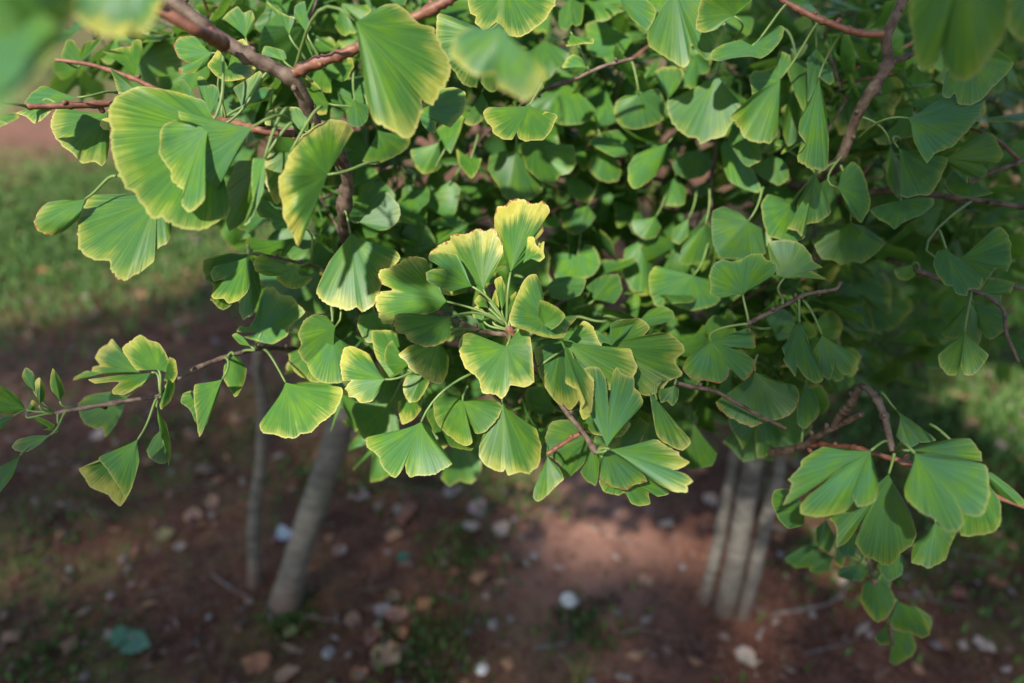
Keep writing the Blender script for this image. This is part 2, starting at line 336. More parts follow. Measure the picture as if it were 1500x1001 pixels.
Br('B', [(1040, 585, .86), (1075, 608, .80), (1110, 645, .72), (1135, 664, .66), (1180, 650, .60), (1218, 628, .56), (1262, 608, .53)], .0050, .0022)
Br('B', [(1222, 626, .555), (1242, 595, .53), (1262, 565, .51), (1281, 578, .50), (1297, 615, .49), (1309, 660, .475)], .0030, .0022)
Br('B', [(1165, 655, .62), (1205, 652, .58), (1255, 656, .54), (1310, 672, .52), (1400, 706, .51), (1515, 748, .50)], .0024, .0018, M_RED)
Br('B', [(1245, 700, .62), (1262, 780, .66), (1278, 845, .69), (1302, 900, .71), (1308, 945, .72)], .0018, .0012)
Br('B', [(1420, 268, .63), (1460, 250, .63), (1510, 232, .63)], .0022, .0020)

# ------------------------------------------------------------------ leaves
LEAVES = {'A': 0, 'B': 0, 'C': 0}
def blade(B, rim, d, a=0., b=0., cup=0., fold=0., curl=0., wave=.0021, seed=0., nt_=None, nr=10, yel=.3, brown=.15, glau=.5, val=1., span=None):
    """leaf blade from its stalk end B and the points of its rim (photograph pixels), at depth d with slope (a, b)"""
    B = np.array(B, float); rim = np.array(rim, float)
    per = np.linalg.norm(np.diff(rim, axis=0), axis=1).sum(); n = nt_ or int(np.clip(per / 2.0, 24, 150))
    c = catmull(rim, n); t = np.linspace(0, 1, n)
    # small scallops of the rim, strongest where veins end
    ray = c - B; L = np.linalg.norm(ray, axis=1)
    sc = 1 + .020 * wob(t * per / 110, seed, 13) + .026 * wob(t * per / 110, seed + 9, 52) * np.clip(wob(t * per / 110, seed + 2, 3) + .6, .15, 1.2)
    sc *= 1 - .06 * np.exp(-t * n / 1.6) - .06 * np.exp(-(1 - t) * n / 1.6)
    ray = ray * sc[:, None]
    ang = np.unwrap(np.arctan2(ray[:, 1], ray[:, 0])); wide = abs(ang[-1] - ang[0])
    mdir = ray.mean(0); mdir /= np.linalg.norm(mdir) + 1e-9
    k = .34 if wide < R(170) else 0.
    rs = np.linspace(0, 1, nr) ** .85; rs[0] = .012
    V2 = []; UV = []
    size = d / FPX; Lm = L.mean() * size
    w1 = wob(t * per / 110, seed + 3, 1.8); w2 = wob(t * per / 110, seed + 5, 11)
    cr_ = np.sin(t * 46 + seed)
    for r in rs:
        q = ray * r; ww = k * (1 - r) ** 2
        q = q * (1 - ww) + mdir * (r * L * ww)[:, None]
        xm, ym = q[:, 0] * size, q[:, 1] * size
        tt = (t - .5) * 2
        dep = d + a * xm + b * ym + Lm * (cup * r * r + fold * np.abs(tt) * r + curl * max(0, r - .55) ** 2 * 4)
        dep = dep + wave * (r * r * w1 * 2.6 + r ** 5 * w2 * .30) + .00005 * r * cr_
        V2.append(P(B[0] + q[:, 0], B[1] + q[:, 1], dep)); UV.append(np.stack([t * max(.35, per * size / .075), np.full(n, r), np.full(n, seed)], -1))
    V = np.concatenate(V2); UV = np.concatenate(UV)
    Fc = [(i*n + j, i*n + j + 1, (i+1)*n + j + 1, (i+1)*n + j) for i in range(nr - 1) for j in range(n - 1)]
    tint = np.tile((yel, brown, glau, val), (len(V), 1))
    return V, Fc, UV, tint
def stalk_path(b0, back, target):
    d_ = np.linalg.norm(target - b0); c1 = b0 + back * d_ * .45; c2 = target + (b0 - target) * .25 + np.array((0, 0, .12 * d_))
    t = np.linspace(0, 1, 9)[:, None]
    return (1-t)**3*b0 + 3*(1-t)**2*t*c1 + 3*(1-t)*t*t*c2 + t**3*target
NH = [0]
def leaf(tr, d, B, rim, tgt=None, stalk=True, **kw):
    NH[0] += 1; k = NH[0]; rnd = random.Random(k * 13 + 5)
    kw.setdefault('a', rnd.uniform(-.55, .55)); kw.setdefault('b', rnd.uniform(-.9, .3)); kw.setdefault('cup', rnd.uniform(-.2, .28)); kw.setdefault('fold', rnd.uniform(-.12, .28))
    kw.setdefault('seed', k * 1.73); kw.setdefault('brown', rnd.uniform(0, .55)); kw.setdefault('glau', rnd.uniform(.2, .8)); kw.setdefault('val', rnd.uniform(.88, 1.12))
    kw.setdefault('yel', .35)
    if tr == 'B': kw['yel'] = kw['yel'] * .62; kw['glau'] = min(1., kw['glau'] + .2)
    V, Fc, UV, tint = blade(B, rim, d, **kw)
    b0 = P(B[0], B[1], d); me = mesh('leaf', V - b0, Fc, M_LEAF)
    attr(me, 'leaf_uv', 'FLOAT_VECTOR', UV, 'vector'); attr(me, 'leaf_tint', 'FLOAT_COLOR', tint, 'color')
    o = link('leaf', me, TREES[tr], b0 - TLOC[tr]); LEAVES[tr] += 1
    if stalk:
        back = b0 - V.mean(0); back /= np.linalg.norm(back) + 1e-9
        if tgt is not None: tg = P(*tgt)
        else:
            pts = np.array(BR[tr]); v = pts - b0; ds = np.linalg.norm(v, axis=1) + 1e-6
            cost = ds * (1.35 - .6 * (v @ back) / ds) + .02 * (ds < .012); i = int(np.argmin(cost))
            tg = pts[i] if ds[i] < .06 else b0 + back * .03 + np.array(CF) * .025 + np.array((0, 0, .012))
        pth = stalk_path(b0, back, tg) - b0
        Vs, Fs = tube(pth, np.linspace(.00085, .0012, 9) , 6); link('stalk', mesh('stalk', Vs, Fs, M_STALK), o)
    return o
L = leaf
# -- upper left, nearest the lens
L('A', .235, (-80, 40), [(-60, 205), (-12, 180), (25, 142), (60, 102), (88, 66), (100, 40), (60, 22)], yel=.15, glau=.8, a=-.3, b=-.5, stalk=False)
L('A', .215, (-30, -55), [(-80, 50), (-12, 64), (28, 58), (50, 30), (72, 38), (104, 32), (112, -4), (92, -40)], yel=.1, glau=.5, a=.1, b=.5, stalk=False)
L('A', .275, (182, -45), [(98, -14), (107, 20), (128, 41), (160, 54), (206, 50), (222, 36), (236, 8), (243, -24)], yel=.8, glau=.9, b=-.2, curl=-.3)
L('A', .62, (117, 95), [(88, 84), (97, 59), (108, 60), (117, 73), (126, 62), (140, 59), (152, 53), (138, 73)], yel=.35, b=.4, val=.9)
L('A', .61, (199, 112), [(148, 74), (165, 72), (182, 69), (190, 69), (198, 58), (207, 60), (209, 78)], yel=.4, tgt=(210, 126, .59), glau=.2)
L('A', .57, (204, 136), [(173, 138), (166, 112), (160, 100), (182, 112)], yel=.5)
L('A', .50, (114, 143), [(62, 125), (46, 136), (36, 152), (55, 155), (82, 152)], yel=.1, tgt=(172, 136, .52), glau=.7, b=-1.)
L('A', .50, (62, 150), [(22, 166), (38, 171), (50, 181), (61, 176), (77, 161)], yel=.7)
L('A', .45, (-22, 168), [(26, 165), (28, 172), (14, 180), (-2, 187), (-18, 186)], yel=.3)
L('A', .545, (158, 164), [(82, 158), (74, 180), (80, 201), (94, 217), (107, 226), (120, 240), (138, 238), (149, 244), (156, 235), (160, 214), (161, 190)], yel=.55, glau=.3, b=-.4)
L('A', .53, (182, 180), [(164, 171), (150, 175), (146, 183), (152, 190), (166, 191)], yel=.9)
L('A', .475, (322, 186), [(300, 148), (268, 137), (235, 130), (200, 127), (172, 141), (160, 160), (162, 198), (165, 232), (176, 258), (188, 280), (198, 284), (206, 298), (215, 310), (226, 322), (238, 319), (248, 325), (266, 336), (290, 338), (318, 328), (338, 312)], yel=.32, glau=.35, a=.15, b=-.45, fold=.1, brown=.3)
L('A', .455, (306, 186), [(276, 178), (258, 176), (240, 183), (234, 196), (234, 228), (249, 249), (251, 264), (262, 275), (268, 281), (266, 301), (278, 312), (300, 294)], yel=.38, glau=.6, a=-.1, b=-.3, wave=.004)
L('A', .44, (371, 186), [(300, 171), (262, 163), (266, 178), (282, 207), (294, 243), (299, 282), (299, 303), (306, 302), (326, 264), (352, 218)], yel=.12, glau=.75, a=-.35, b=.15, tgt=(440, 196, .51), val=.95)
L('A', .485, (236, 286), [(195, 284), (150, 285), (128, 287), (125, 299), (117, 314), (113, 345), (116, 367), (134, 380), (159, 383), (162, 395), (170, 405), (183, 411), (206, 398), (225, 384), (229, 366), (246, 355), (252, 336), (249, 321)], yel=.32, glau=.45, b=-.5, fold=.14, tgt=(172, 258, .47))
L('A', .50, (125, 292), [(90, 293), (69, 297), (57, 308), (50, 324), (52, 335), (62, 342), (76, 345), (96, 338), (116, 320)], yel=.4, glau=.6, brown=.8, curl=.5, b=.3, tgt=(170, 258, .48))
L('A', .45, (480, 256), [(506, 212), (518, 192), (506, 179), (482, 175), (462, 185), (441, 199), (430, 214), (422, 231), (416, 249), (408, 262), (410, 284), (414, 300), (414, 315), (420, 330), (428, 345), (438, 362), (445, 338), (458, 300)], yel=.8, glau=.2, a=.9, b=-.1, curl=.5, wave=.005, val=.9)
L('A', .455, (426, 222), [(400, 221), (388, 226), (387, 264), (397, 287), (405, 300), (416, 290), (427, 262)], yel=.75, glau=.1, val=.8)
L('A', .455, (388, 232), [(348, 236), (331, 275), (330, 318), (336, 338), (352, 330), (368, 310), (376, 285), (386, 262)], yel=.12, glau=.5, a=-.7, b=.5, val=.85)
L('A', .440, (388, 231), [(370, 232), (368, 262), (370, 300), (357, 330), (366, 325), (382, 290), (389, 262)], yel=.2, glau=.6, a=-.6)
L('A', .52, (426, 326), [(382, 285), (374, 303), (381, 318), (394, 319), (402, 336), (418, 338)], yel=.3, glau=.7)
L('A', .61, (552, 190), [(530, 238), (550, 241), (575, 231), (598, 216), (602, 198)], yel=.3, glau=.6, b=.2)
L('A', .68, (517, 276), [(520, 245), (535, 240), (548, 245), (554, 254), (545, 263)], yel=.1, val=.8)
L('A', .60, (526, 326), [(535, 312), (545, 294), (555, 282), (566, 280), (576, 291), (586, 305), (583, 324), (569, 336), (555, 338), (540, 333)], yel=.15, glau=.6, tgt=(507, 318, .60), val=.85)
L('A', .425, (520, 31), [(542, 30), (549, 15), (564, 7), (580, 6), (596, 16), (614, 35), (634, 40), (646, 66), (660, 95), (658, 114), (646, 134), (633, 154), (622, 150), (618, 142), (618, 165), (610, 190), (595, 205), (580, 195), (564, 188), (548, 178), (540, 154), (533, 112), (526, 72)], yel=.52, glau=.35, b=-.3, a=.3, fold=.18, tgt=(430, 105, .48))
L('A', .31, (733, 36), [(712, 44), (688, 42), (668, 55), (661, 80), (678, 100), (700, 113), (722, 109), (728, 127), (745, 136), (765, 147), (777, 145), (790, 126), (800, 106), (790, 92), (768, 84), (750, 60)], yel=.5, glau=1., b=-.35, tgt=(736, -20, .32))
L('A', .53, (742, -24), [(684, -2), (689, 19), (697, 25), (696, 34), (710, 44), (727, 33), (735, 38), (745, 51), (756, 55), (775, 48), (796, 32), (812, 10), (817, -8)], yel=.6, glau=.5, b=-.2)
L('A', .56, (716, 48), [(690, 36), (642, 20), (640, 60), (650, 90), (664, 104), (680, 124), (698, 128), (702, 118), (712, 132), (726, 133), (742, 108)], yel=.35, glau=.5)
L('A', .535, (612, 166), [(640, 131), (664, 128), (680, 135), (682, 155), (675, 170), (660, 187), (650, 181), (640, 179), (637, 195), (627, 192), (618, 182)], yel=.35, glau=.6)
L('A', .55, (776, 154), [(760, 157), (735, 156), (716, 157), (708, 165), (712, 178), (720, 186), (722, 195), (735, 203), (750, 205), (757, 194), (760, 203), (771, 207), (795, 205), (808, 190), (816, 170), (805, 165), (790, 169), (779, 163)], yel=.5, glau=.3, b=-.5, tgt=(800, 132, .62))
L('A', .62, (706, 135), [(692, 158), (680, 180), (690, 185), (705, 178), (716, 155)], yel=.6, val=.8)
L('A', .58, (838, 51), [(810, 65), (824, 58), (830, 68), (850, 65), (868, 64), (869, 57), (852, 55)], yel=.6, glau=.3, b=-1.4)
L('A', .65, (836, -6), [(818, 18), (820, 40), (830, 45), (838, 36), (843, 39), (852, 35), (856, 8)], yel=.1, val=.8)
L('A', .63, (858, 99), [(822, 100), (830, 86), (840, 80), (850, 84), (857, 92)], yel=.4)
# -- upper left spurs behind the thick branch
L('A', .55, (310, 78), [(285, 52), (262, 55), (255, 68), (262, 85), (275, 92), (290, 97), (262, 100), (266, 108), (286, 107), (304, 96)], yel=.3, glau=.6, brown=1.)
L('A', .52, (334, 99), [(320, 70), (312, 84), (304, 96), (315, 110), (330, 119), (352, 117), (370, 110), (375, 94), (370, 78), (357, 58), (345, 60)], yel=.85, glau=.2, cup=-.2)
L('A', .58, (360, 56), [(325, 26), (335, 18), (348, 10), (357, 19), (368, 15), (373, 28), (369, 46)], yel=.4, glau=.7)
L('A', .57, (284, 152), [(262, 126), (262, 118), (270, 117), (279, 130), (286, 142)], yel=.15, glau=.6, val=.85)
L('A', .56, (308, 168), [(296, 146), (289, 122), (290, 112), (298, 113), (305, 123), (315, 125), (322, 136), (318, 149), (312, 158)], yel=.2, glau=.9)
L('A', .57, (354, 160), [(341, 128), (356, 120), (380, 104), (384, 112), (372, 132), (363, 152)], yel=.3, glau=.6)
L('A', .56, (361, 153), [(370, 133), (386, 128), (399, 130), (395, 142), (378, 150)], yel=.2, brown=1., curl=.5)
L('A', .58, (416, 90), [(382, 80), (388, 68), (402, 70), (416, 75), (420, 86)], yel=.2, glau=.7)
L('A', .60, (330, 132), [(318, 118), (316, 128), (325, 136), (340, 135), (345, 124)], yel=.3, glau=.7)
L('A', .50, (447, 192), [(386, 183), (390, 166), (410, 158), (434, 157), (451, 168)], yel=.5, glau=.3)
L('A', .495, (452, 192), [(420, 184), (430, 175), (433, 161), (444, 164), (452, 178)], yel=.95, glau=.1)
L('A', .56, (424, 52), [(388, 0), (396, 6), (410, 18), (424, 24), (432, 26), (430, 36)], yel=.6, glau=.4)
L('A', .57, (450, 50), [(430, 24), (432, 10), (446, 2), (450, 24), (456, 40)], yel=.15, glau=.9)
L('A', .60, (482, 152), [(470, 130), (455, 115), (440, 118), (447, 152), (465, 168), (478, 168)], yel=.9, glau=.1, val=.75)
L('A', .60, (520, 148), [(506, 163), (512, 182), (525, 187), (538, 176), (541, 154)], yel=.1, val=.8)
# -- left, around the short twig
L('A', .575, (364, 372), [(335, 371), (312, 377), (298, 382), (297, 398), (302, 411), (314, 418), (308, 439), (326, 454), (340, 446), (354, 416)], yel=.35, glau=.3)
L('A', .552, (363, 376), [(338, 387), (314, 391), (308, 402), (314, 412), (329, 409), (320, 420), (310, 433), (313, 438), (328, 438), (334, 445), (350, 440), (362, 428), (366, 414), (360, 392)], yel=.38, glau=.4, b=-.6)
L('A', .595, (364, 377), [(356, 420), (350, 453), (356, 468), (370, 461), (379, 440), (383, 424), (378, 392)], yel=.2, glau=.6, a=-.5, val=.85)
L('A', .548, (434, 392), [(400, 382), (385, 373), (378, 376), (370, 384), (374, 397), (390, 404), (405, 405), (406, 410), (418, 420), (432, 424), (448, 418), (457, 408), (445, 406), (437, 401)], yel=.5, glau=.5, curl=-.4, tgt=(462, 390, .578))
L('A', .635, (468, 398), [(376, 400), (384, 417), (408, 431), (432, 447), (455, 460), (476, 458), (482, 436)], yel=.1, glau=.6, val=.8)  # darker value stands in for the shade it lies in
L('A', .60, (384, 487), [(362, 488), (347, 486), (352, 478), (365, 479), (376, 460), (381, 438), (388, 424), (401, 420), (411, 432), (426, 434), (436, 445), (446, 456), (440, 465), (426, 478), (420, 492), (400, 504), (378, 500), (356, 494)], yel=.4, glau=.9, b=-.8, a=-.2, cup=-.1, tgt=(374, 510, .61), val=1.15)
L('A', .552, (492, 478), [(478, 463), (460, 461), (445, 470), (437, 489), (441, 505), (436, 515), (444, 528), (455, 538), (462, 550), (470, 552), (488, 520)], yel=.38, glau=.4, a=-.9, b=.4, val=.85)  # shade on this wing is put into its lowered value
L('A', .568, (488, 488), [(448, 535), (462, 556), (480, 562), (501, 560), (511, 538), (514, 508)], yel=.2, glau=.7, b=-.7)
L('A', .585, (478, 492), [(412, 522), (422, 519), (425, 533), (435, 548), (456, 559), (480, 560)], yel=.35)
L('A', .545, (418, 560), [(412, 582), (400, 600), (381, 620), (383, 633), (400, 637), (427, 643), (440, 637), (455, 634), (470, 620), (490, 605), (499, 588), (500, 568), (460, 563)], yel=.45, glau=.25, b=-.5, fold=.1, tgt=(384, 514, .61))
L('A', .54, (564, 556), [(540, 518), (515, 507), (502, 513), (498, 535), (502, 558), (516, 556), (505, 569), (507, 581), (520, 583), (527, 590), (545, 588), (556, 572)], yel=.7, glau=.7, b=-.5, brown=.5, val=1.12)
L('A', .56, (596, 541), [(580, 484), (545, 485), (547, 510), (555, 535), (562, 555), (572, 556)], yel=.5, glau=.3)
L('A', .55, (599, 534), [(574, 497), (565, 510), (562, 538), (563, 556), (585, 548)], yel=.3, glau=.3, a=-.8, val=.9)
L('A', .59, (548, 456), [(525, 462), (524, 478), (535, 500), (548, 502), (575, 486), (572, 462)], yel=.4, glau=.4)
L('A', .545, (513, 342), [(497, 364), (482, 384), (467, 416), (463, 430), (472, 442), (490, 450), (505, 455), (516, 453), (522, 449), (531, 457), (545, 450), (555, 430), (562, 410), (575, 395), (586, 378), (578, 366), (553, 360), (530, 353)], yel=.55, glau=.7, b=-.35, a=-.15, fold=.05, tgt=(504, 318, .60), brown=.3)
# -- lit cluster in the middle
T0 = (742, 478, .525)
L('A', .50, (662, 464), [(625, 462), (600, 459), (582, 460), (577, 466), (576, 478), (582, 488), (594, 490), (598, 500), (606, 503), (620, 508), (636, 508), (650, 502), (660, 494)], yel=.55, glau=.5, tgt=T0, b=-.4, brown=.8)
L('A', .53, (644, 497), [(600, 506), (584, 520), (594, 529), (600, 540), (612, 548), (622, 555), (635, 561), (648, 562), (656, 545), (658, 524)], yel=.75, glau=.2, tgt=(700, 486, .54))
L('A', .52, (655, 442), [(642, 412), (631, 395), (624, 380), (612, 376), (598, 377), (586, 384), (570, 392), (556, 396), (553, 406), (561, 417), (574, 423), (572, 426), (556, 428), (549, 440), (554, 458), (560, 474), (582, 474), (600, 464), (625, 461), (642, 454)], yel=.68, glau=.35, tgt=T0, b=-.35, a=.2, brown=.6)
L('A', .53, (708, 424), [(655, 400), (628, 376), (640, 362), (650, 354), (659, 352), (661, 344), (674, 343), (688, 340), (699, 336), (711, 338), (724, 335), (731, 348), (739, 366), (728, 390)], yel=.8, glau=.3, tgt=T0, b=-.2, brown=.8)
L('A', .512, (692, 420), [(681, 394), (668, 373), (648, 370), (632, 373), (628, 380), (640, 388), (651, 394), (635, 394), (624, 400), (626, 412), (640, 420), (660, 427), (678, 422)], yel=.3, glau=.8, tgt=T0, b=-.6)
L('A', .535, (692, 419), [(642, 421), (648, 431), (665, 433), (682, 428)], yel=.9, glau=.2, stalk=False)
L('A', .52, (748, 399), [(739, 372), (727, 350), (724, 328), (724, 316), (728, 302), (740, 302), (748, 293), (765, 292), (778, 298), (785, 298), (795, 294), (803, 303), (805, 312), (797, 325), (796, 340), (788, 350), (793, 362), (782, 374)], yel=1.0, glau=.4, tgt=(742, 472, .525), b=-.25, brown=.8)
L('A', .515, (766, 386), [(774, 358), (773, 348), (782, 347), (785, 358), (792, 365), (788, 375), (778, 381)], yel=1., stalk=False, cup=.3)
L('A', .517, (776, 379), [(788, 360), (797, 354), (796, 369), (798, 377), (790, 384), (782, 381)], yel=1., stalk=False, cup=.3)
L('A', .49, (796, 468), [(797, 438), (792, 415), (785, 402), (773, 405), (762, 421), (754, 440), (746, 462), (749, 477), (770, 484), (790, 492), (812, 496), (826, 494), (834, 478), (846, 464), (838, 462)], yel=.62, glau=.6, a=.3, b=-.5, cup=-.3, curl=.4, tgt=(752, 486, .525))
L('A', .478, (797, 477), [(788, 462), (790, 441), (800, 442), (815, 450), (828, 462), (820, 475), (808, 484)], yel=.4, glau=.4, b=.3, stalk=False)
L('A', .50, (742, 508), [(722, 500), (690, 488), (677, 492), (672, 508), (675, 525), (682, 540), (692, 548), (702, 556), (704, 570), (708, 577), (725, 578), (735, 585), (744, 574), (747, 565), (757, 566), (770, 567), (782, 560), (781, 530), (779, 510), (775, 485), (768, 479), (758, 483), (752, 498)], yel=.66, glau=.4, b=-.4, tgt=(745, 493, .525))
L('A', .56, (692, 462), [(712, 465), (725, 470), (734, 478), (728, 491), (714, 489)], yel=.4)
for bx, by, r_ in ((722, 470, [(714, 460), (720, 440), (726, 425), (731, 445), (730, 462)]), (735, 455, [(728, 430), (724, 412), (734, 405), (740, 420), (742, 440)]), (716, 452, [(700, 450), (695, 442), (702, 432), (712, 440)]), (746, 470, [(742, 450), (745, 438), (756, 428), (755, 446), (754, 462)]), (708, 470, [(694, 466), (690, 455), (700, 448), (712, 458)])):
    L('A', .525, (bx, by), r_, yel=.75, glau=.2, tgt=(746, 486, .525), cup=.3)
L('A', .565, (620, 546), [(596, 550), (590, 565), (593, 580), (600, 590), (612, 588), (620, 578), (630, 560)], yel=.6, glau=.2)
L('A', .59, (603, 574), [(582, 590), (585, 610), (590, 622), (605, 615), (617, 600), (618, 582)], yel=.75, glau=.3)
L('A', .60, (572, 590), [(520, 588), (515, 600), (520, 620), (530, 640), (545, 650), (560, 650), (585, 640), (582, 612)], yel=.25, glau=.5)
L('A', .53, (617, 618), [(592, 629), (562, 636), (537, 641), (538, 655), (554, 669), (558, 682), (572, 697), (580, 700), (589, 689), (593, 681), (595, 692), (600, 699), (615, 697), (630, 697), (646, 690), (662, 680), (655, 666), (640, 645), (628, 624)], yel=.25, glau=.6, b=-.7, fold=.16, tgt=(690, 548, .54), val=1.08)
L('A', .56, (678, 588), [(668, 579), (648, 575), (636, 585), (635, 605), (640, 620), (650, 632), (665, 645), (683, 654), (692, 648), (690, 632), (686, 617), (692, 626), (697, 636), (712, 632), (728, 615), (735, 600), (732, 590), (715, 585), (695, 586)], yel=.35, glau=.4, b=-.6, fold=.2, tgt=(686, 566, .56))
L('A', .548, (736, 590), [(724, 612), (710, 632), (702, 655), (702, 670), (715, 684), (735, 692), (740, 688), (745, 697), (760, 692), (775, 694), (790, 680), (793, 655), (789, 640), (785, 628), (774, 628), (755, 608)], yel=.45, glau=.35, fold=.25, a=.2, b=-.1, tgt=(742, 560, .555), val=.9)
L('A', .60, (660, 575), [(632, 590), (625, 610), (640, 640), (662, 655), (690, 660), (700, 640), (690, 600)], yel=.1, val=.75, stalk=False)
L('A', .60, (812, 600), [(802, 568), (790, 566), (775, 568), (769, 580), (773, 595), (785, 605), (798, 608), (808, 606)], yel=.1, val=.8)
L('A', .58, (866, 640), [(836, 615), (808, 618), (797, 645), (790, 660), (808, 671), (822, 683), (817, 692), (830, 702), (845, 690), (857, 678)], yel=.15, glau=.5, val=.85)
L('A', .575, (869, 650), [(858, 675), (850, 692), (860, 705), (872, 712), (876, 700), (878, 678)], yel=.2, val=.85)
L('A', .56, (802, 668), [(792, 690), (783, 714), (781, 728), (788, 735), (800, 728), (815, 712), (826, 702), (820, 686)], yel=.35, glau=.3, a=-.4, val=.85)
L('A', .478, (889, 656), [(882, 632), (866, 610), (852, 582), (849, 560), (852, 545), (865, 537), (878, 540), (887, 555), (890, 575), (891, 596), (894, 575), (895, 560), (898, 545), (903, 538), (912, 547), (928, 553), (930, 568), (942, 585), (940, 595), (925, 612), (905, 633)], yel=.3, glau=1., b=-.35, tgt=(873, 664, .485), val=1.05)
L('A', .475, (893, 658), [(922, 670), (938, 664), (953, 645), (965, 645), (978, 655), (994, 662), (997, 668), (1010, 678), (995, 687), (975, 690), (957, 687), (985, 693), (1003, 694), (1015, 705), (1007, 713), (1006, 722), (985, 720), (960, 706), (938, 688)], yel=.5, glau=.9, b=-.6, a=-.2, tgt=(873, 664, .485), val=1.05)
L('A', .492, (885, 656), [(880, 680), (878, 700), (885, 709), (893, 712), (905, 716), (918, 718), (928, 711), (948, 705), (936, 685), (920, 668)], yel=.3, glau=.9, brown=.9, b=.3, tgt=(873, 664, .485), val=.85)
L('A', .52, (905, 690), [(876, 704), (885, 721), (905, 726), (915, 722), (925, 738), (938, 742), (952, 738), (950, 722), (965, 728), (980, 722), (952, 698)], yel=.3, glau=.4, stalk=False)
L('A', .50, (962, 586), [(951, 573), (955, 600), (961, 634), (968, 645), (985, 655), (1000, 660), (1012, 650), (1008, 640), (990, 625), (976, 604)], yel=.6, glau=.7, a=.4, tgt=(985, 560, .54))
L('A', .52, (988, 564), [(962, 572), (968, 590), (977, 588), (985, 595), (993, 585), (995, 570)], yel=.4, glau=.8, tgt=(984, 560, .54))
L('A', .53, (880, 506), [(890, 490), (898, 478), (912, 469), (935, 466), (946, 472), (952, 480), (944, 492), (958, 488), (978, 488), (992, 497), (1000, 505), (1003, 516), (992, 524), (990, 533), (999, 545), (997, 552), (980, 558), (970, 572), (945, 580), (915, 560)], yel=.4, glau=.3, a=.2, b=-.3, wave=.006, val=.92)
L('A', .518, (896, 507), [(876, 500), (876, 488), (893, 492), (894, 476), (906, 468), (926, 468), (929, 474), (915, 490)], yel=.1, glau=1., b=-.8, stalk=False)
L('A', .51, (822, 498), [(852, 510), (880, 514), (905, 514), (923, 511), (930, 528), (933, 540), (926, 556), (900, 572), (868, 562), (838, 530)], yel=.55, glau=.4, b=-.2, tgt=(785, 500, .52))
L('A', .52, (832, 498), [(842, 485), (855, 470), (868, 478), (873, 490), (882, 512), (858, 508)], yel=.75, glau=.2, stalk=False)
L('A', .535, (822, 502), [(800, 505), (783, 510), (785, 530), (795, 560), (810, 585), (825, 597), (838, 600), (850, 580), (846, 540)], yel=.6, glau=.7, stalk=False)
L('A', .50, (826, 506), [(836, 512), (841, 530), (828, 560), (846, 572), (857, 588), (852, 600), (866, 605), (871, 556)], yel=.85, glau=.5, stalk=False, wave=.005)
L('A', .505, (886, 580), [(852, 580), (849, 604), (855, 615), (868, 608), (882, 600)], yel=.8, stalk=False)
L('A', .56, (852, 596), [(845, 618), (860, 634), (885, 639), (910, 640), (926, 620)], yel=.5)
L('A', .57, (905, 660), [(915, 620), (935, 612), (948, 622), (940, 645), (925, 660)], yel=.1, val=.75)
# -- left twig
L('A', .545, (232, 542), [(200, 543), (188, 527), (179, 511), (190, 500), (205, 491), (218, 498), (233, 503), (242, 516), (250, 536), (246, 546)], yel=.65, glau=.15, b=-.6, tgt=(236, 578, .55))
L('A', .54, (243, 545), [(248, 522), (257, 528), (260, 548), (253, 561), (240, 558)], yel=.7, a=1., stalk=False)
L('A', .54, (246, 556), [(257, 560), (255, 575), (248, 590), (236, 600), (234, 592), (245, 580), (241, 566)], yel=.6, a=1., stalk=False)
L('A', .56, (206, 546), [(180, 515), (165, 497), (157, 505), (145, 512), (140, 525), (146, 535), (135, 538), (135, 548), (165, 549)], yel=.85, glau=.3, stalk=False, cup=.3, wave=.006)
L('A', .555, (152, 547), [(126, 543), (108, 553), (107, 558), (125, 554)], yel=.5, brown=1., curl=.5, stalk=False)
L('A', .548, (222, 546), [(180, 549), (150, 553), (130, 556), (138, 562), (160, 560), (175, 560), (165, 570), (165, 577), (180, 579), (195, 572), (212, 560)], yel=.75, glau=.6, b=-.8, tgt=(236, 577, .55))
L('A', .62, (188, 580), [(165, 574), (140, 577), (125, 582), (115, 592), (116, 605), (125, 622), (140, 628), (150, 628), (155, 640), (170, 622), (180, 602)], yel=.25, glau=.7)
L('A', .522, (202, 644), [(182, 656), (150, 675), (115, 687), (124, 700), (130, 712), (145, 720), (160, 728), (176, 742), (192, 718), (204, 678)], yel=.8, glau=.3, b=-.5, tgt=(232, 582, .55))
L('A', .503, (202, 643), [(182, 654), (165, 661), (145, 671), (160, 692), (178, 720), (185, 726), (196, 704), (204, 676)], yel=.3, glau=.4, a=-.4, stalk=False)
L('A', .55, (230, 597), [(231, 614), (236, 640), (244, 664), (247, 682), (251, 655), (244, 622)], yel=.5, glau=.3, a=.9, tgt=(236, 580, .55))
L('A', .56, (241, 624), [(225, 640), (215, 660), (220, 672), (235, 680), (246, 676), (246, 650)], yel=.25, glau=.5, stalk=False, val=.85)
L('A', .54, (326, 555), [(300, 561), (285, 564), (284, 580), (287, 610), (292, 640), (306, 614), (320, 580)], yel=.45, glau=.35, a=-.4, tgt=(330, 524, .58))
L('A', .56, (302, 576), [(280, 572), (268, 577), (265, 590), (278, 600), (287, 618), (292, 592)], yel=.3, stalk=False)
L('A', .58, (342, 520), [(328, 536), (328, 556), (345, 582), (358, 560), (361, 540), (352, 526)], yel=.35, glau=.4)
L('A', .57, (368, 508), [(352, 505), (340, 492), (346, 488), (356, 494)], yel=.2)
L('A', .53, (38, 600), [(34, 592), (22, 578), (8, 569), (-6, 566), (-20, 590), (-8, 606), (18, 607)], yel=.2, glau=.3)
L('A', .53, (50, 573), [(40, 565), (32, 552), (37, 539), (47, 544), (52, 556)], yel=.7, glau=.6, brown=.6)
L('A', .525, (58, 593), [(52, 576), (51, 560), (58, 553), (66, 568), (67, 584)], yel=.95, cup=.4)
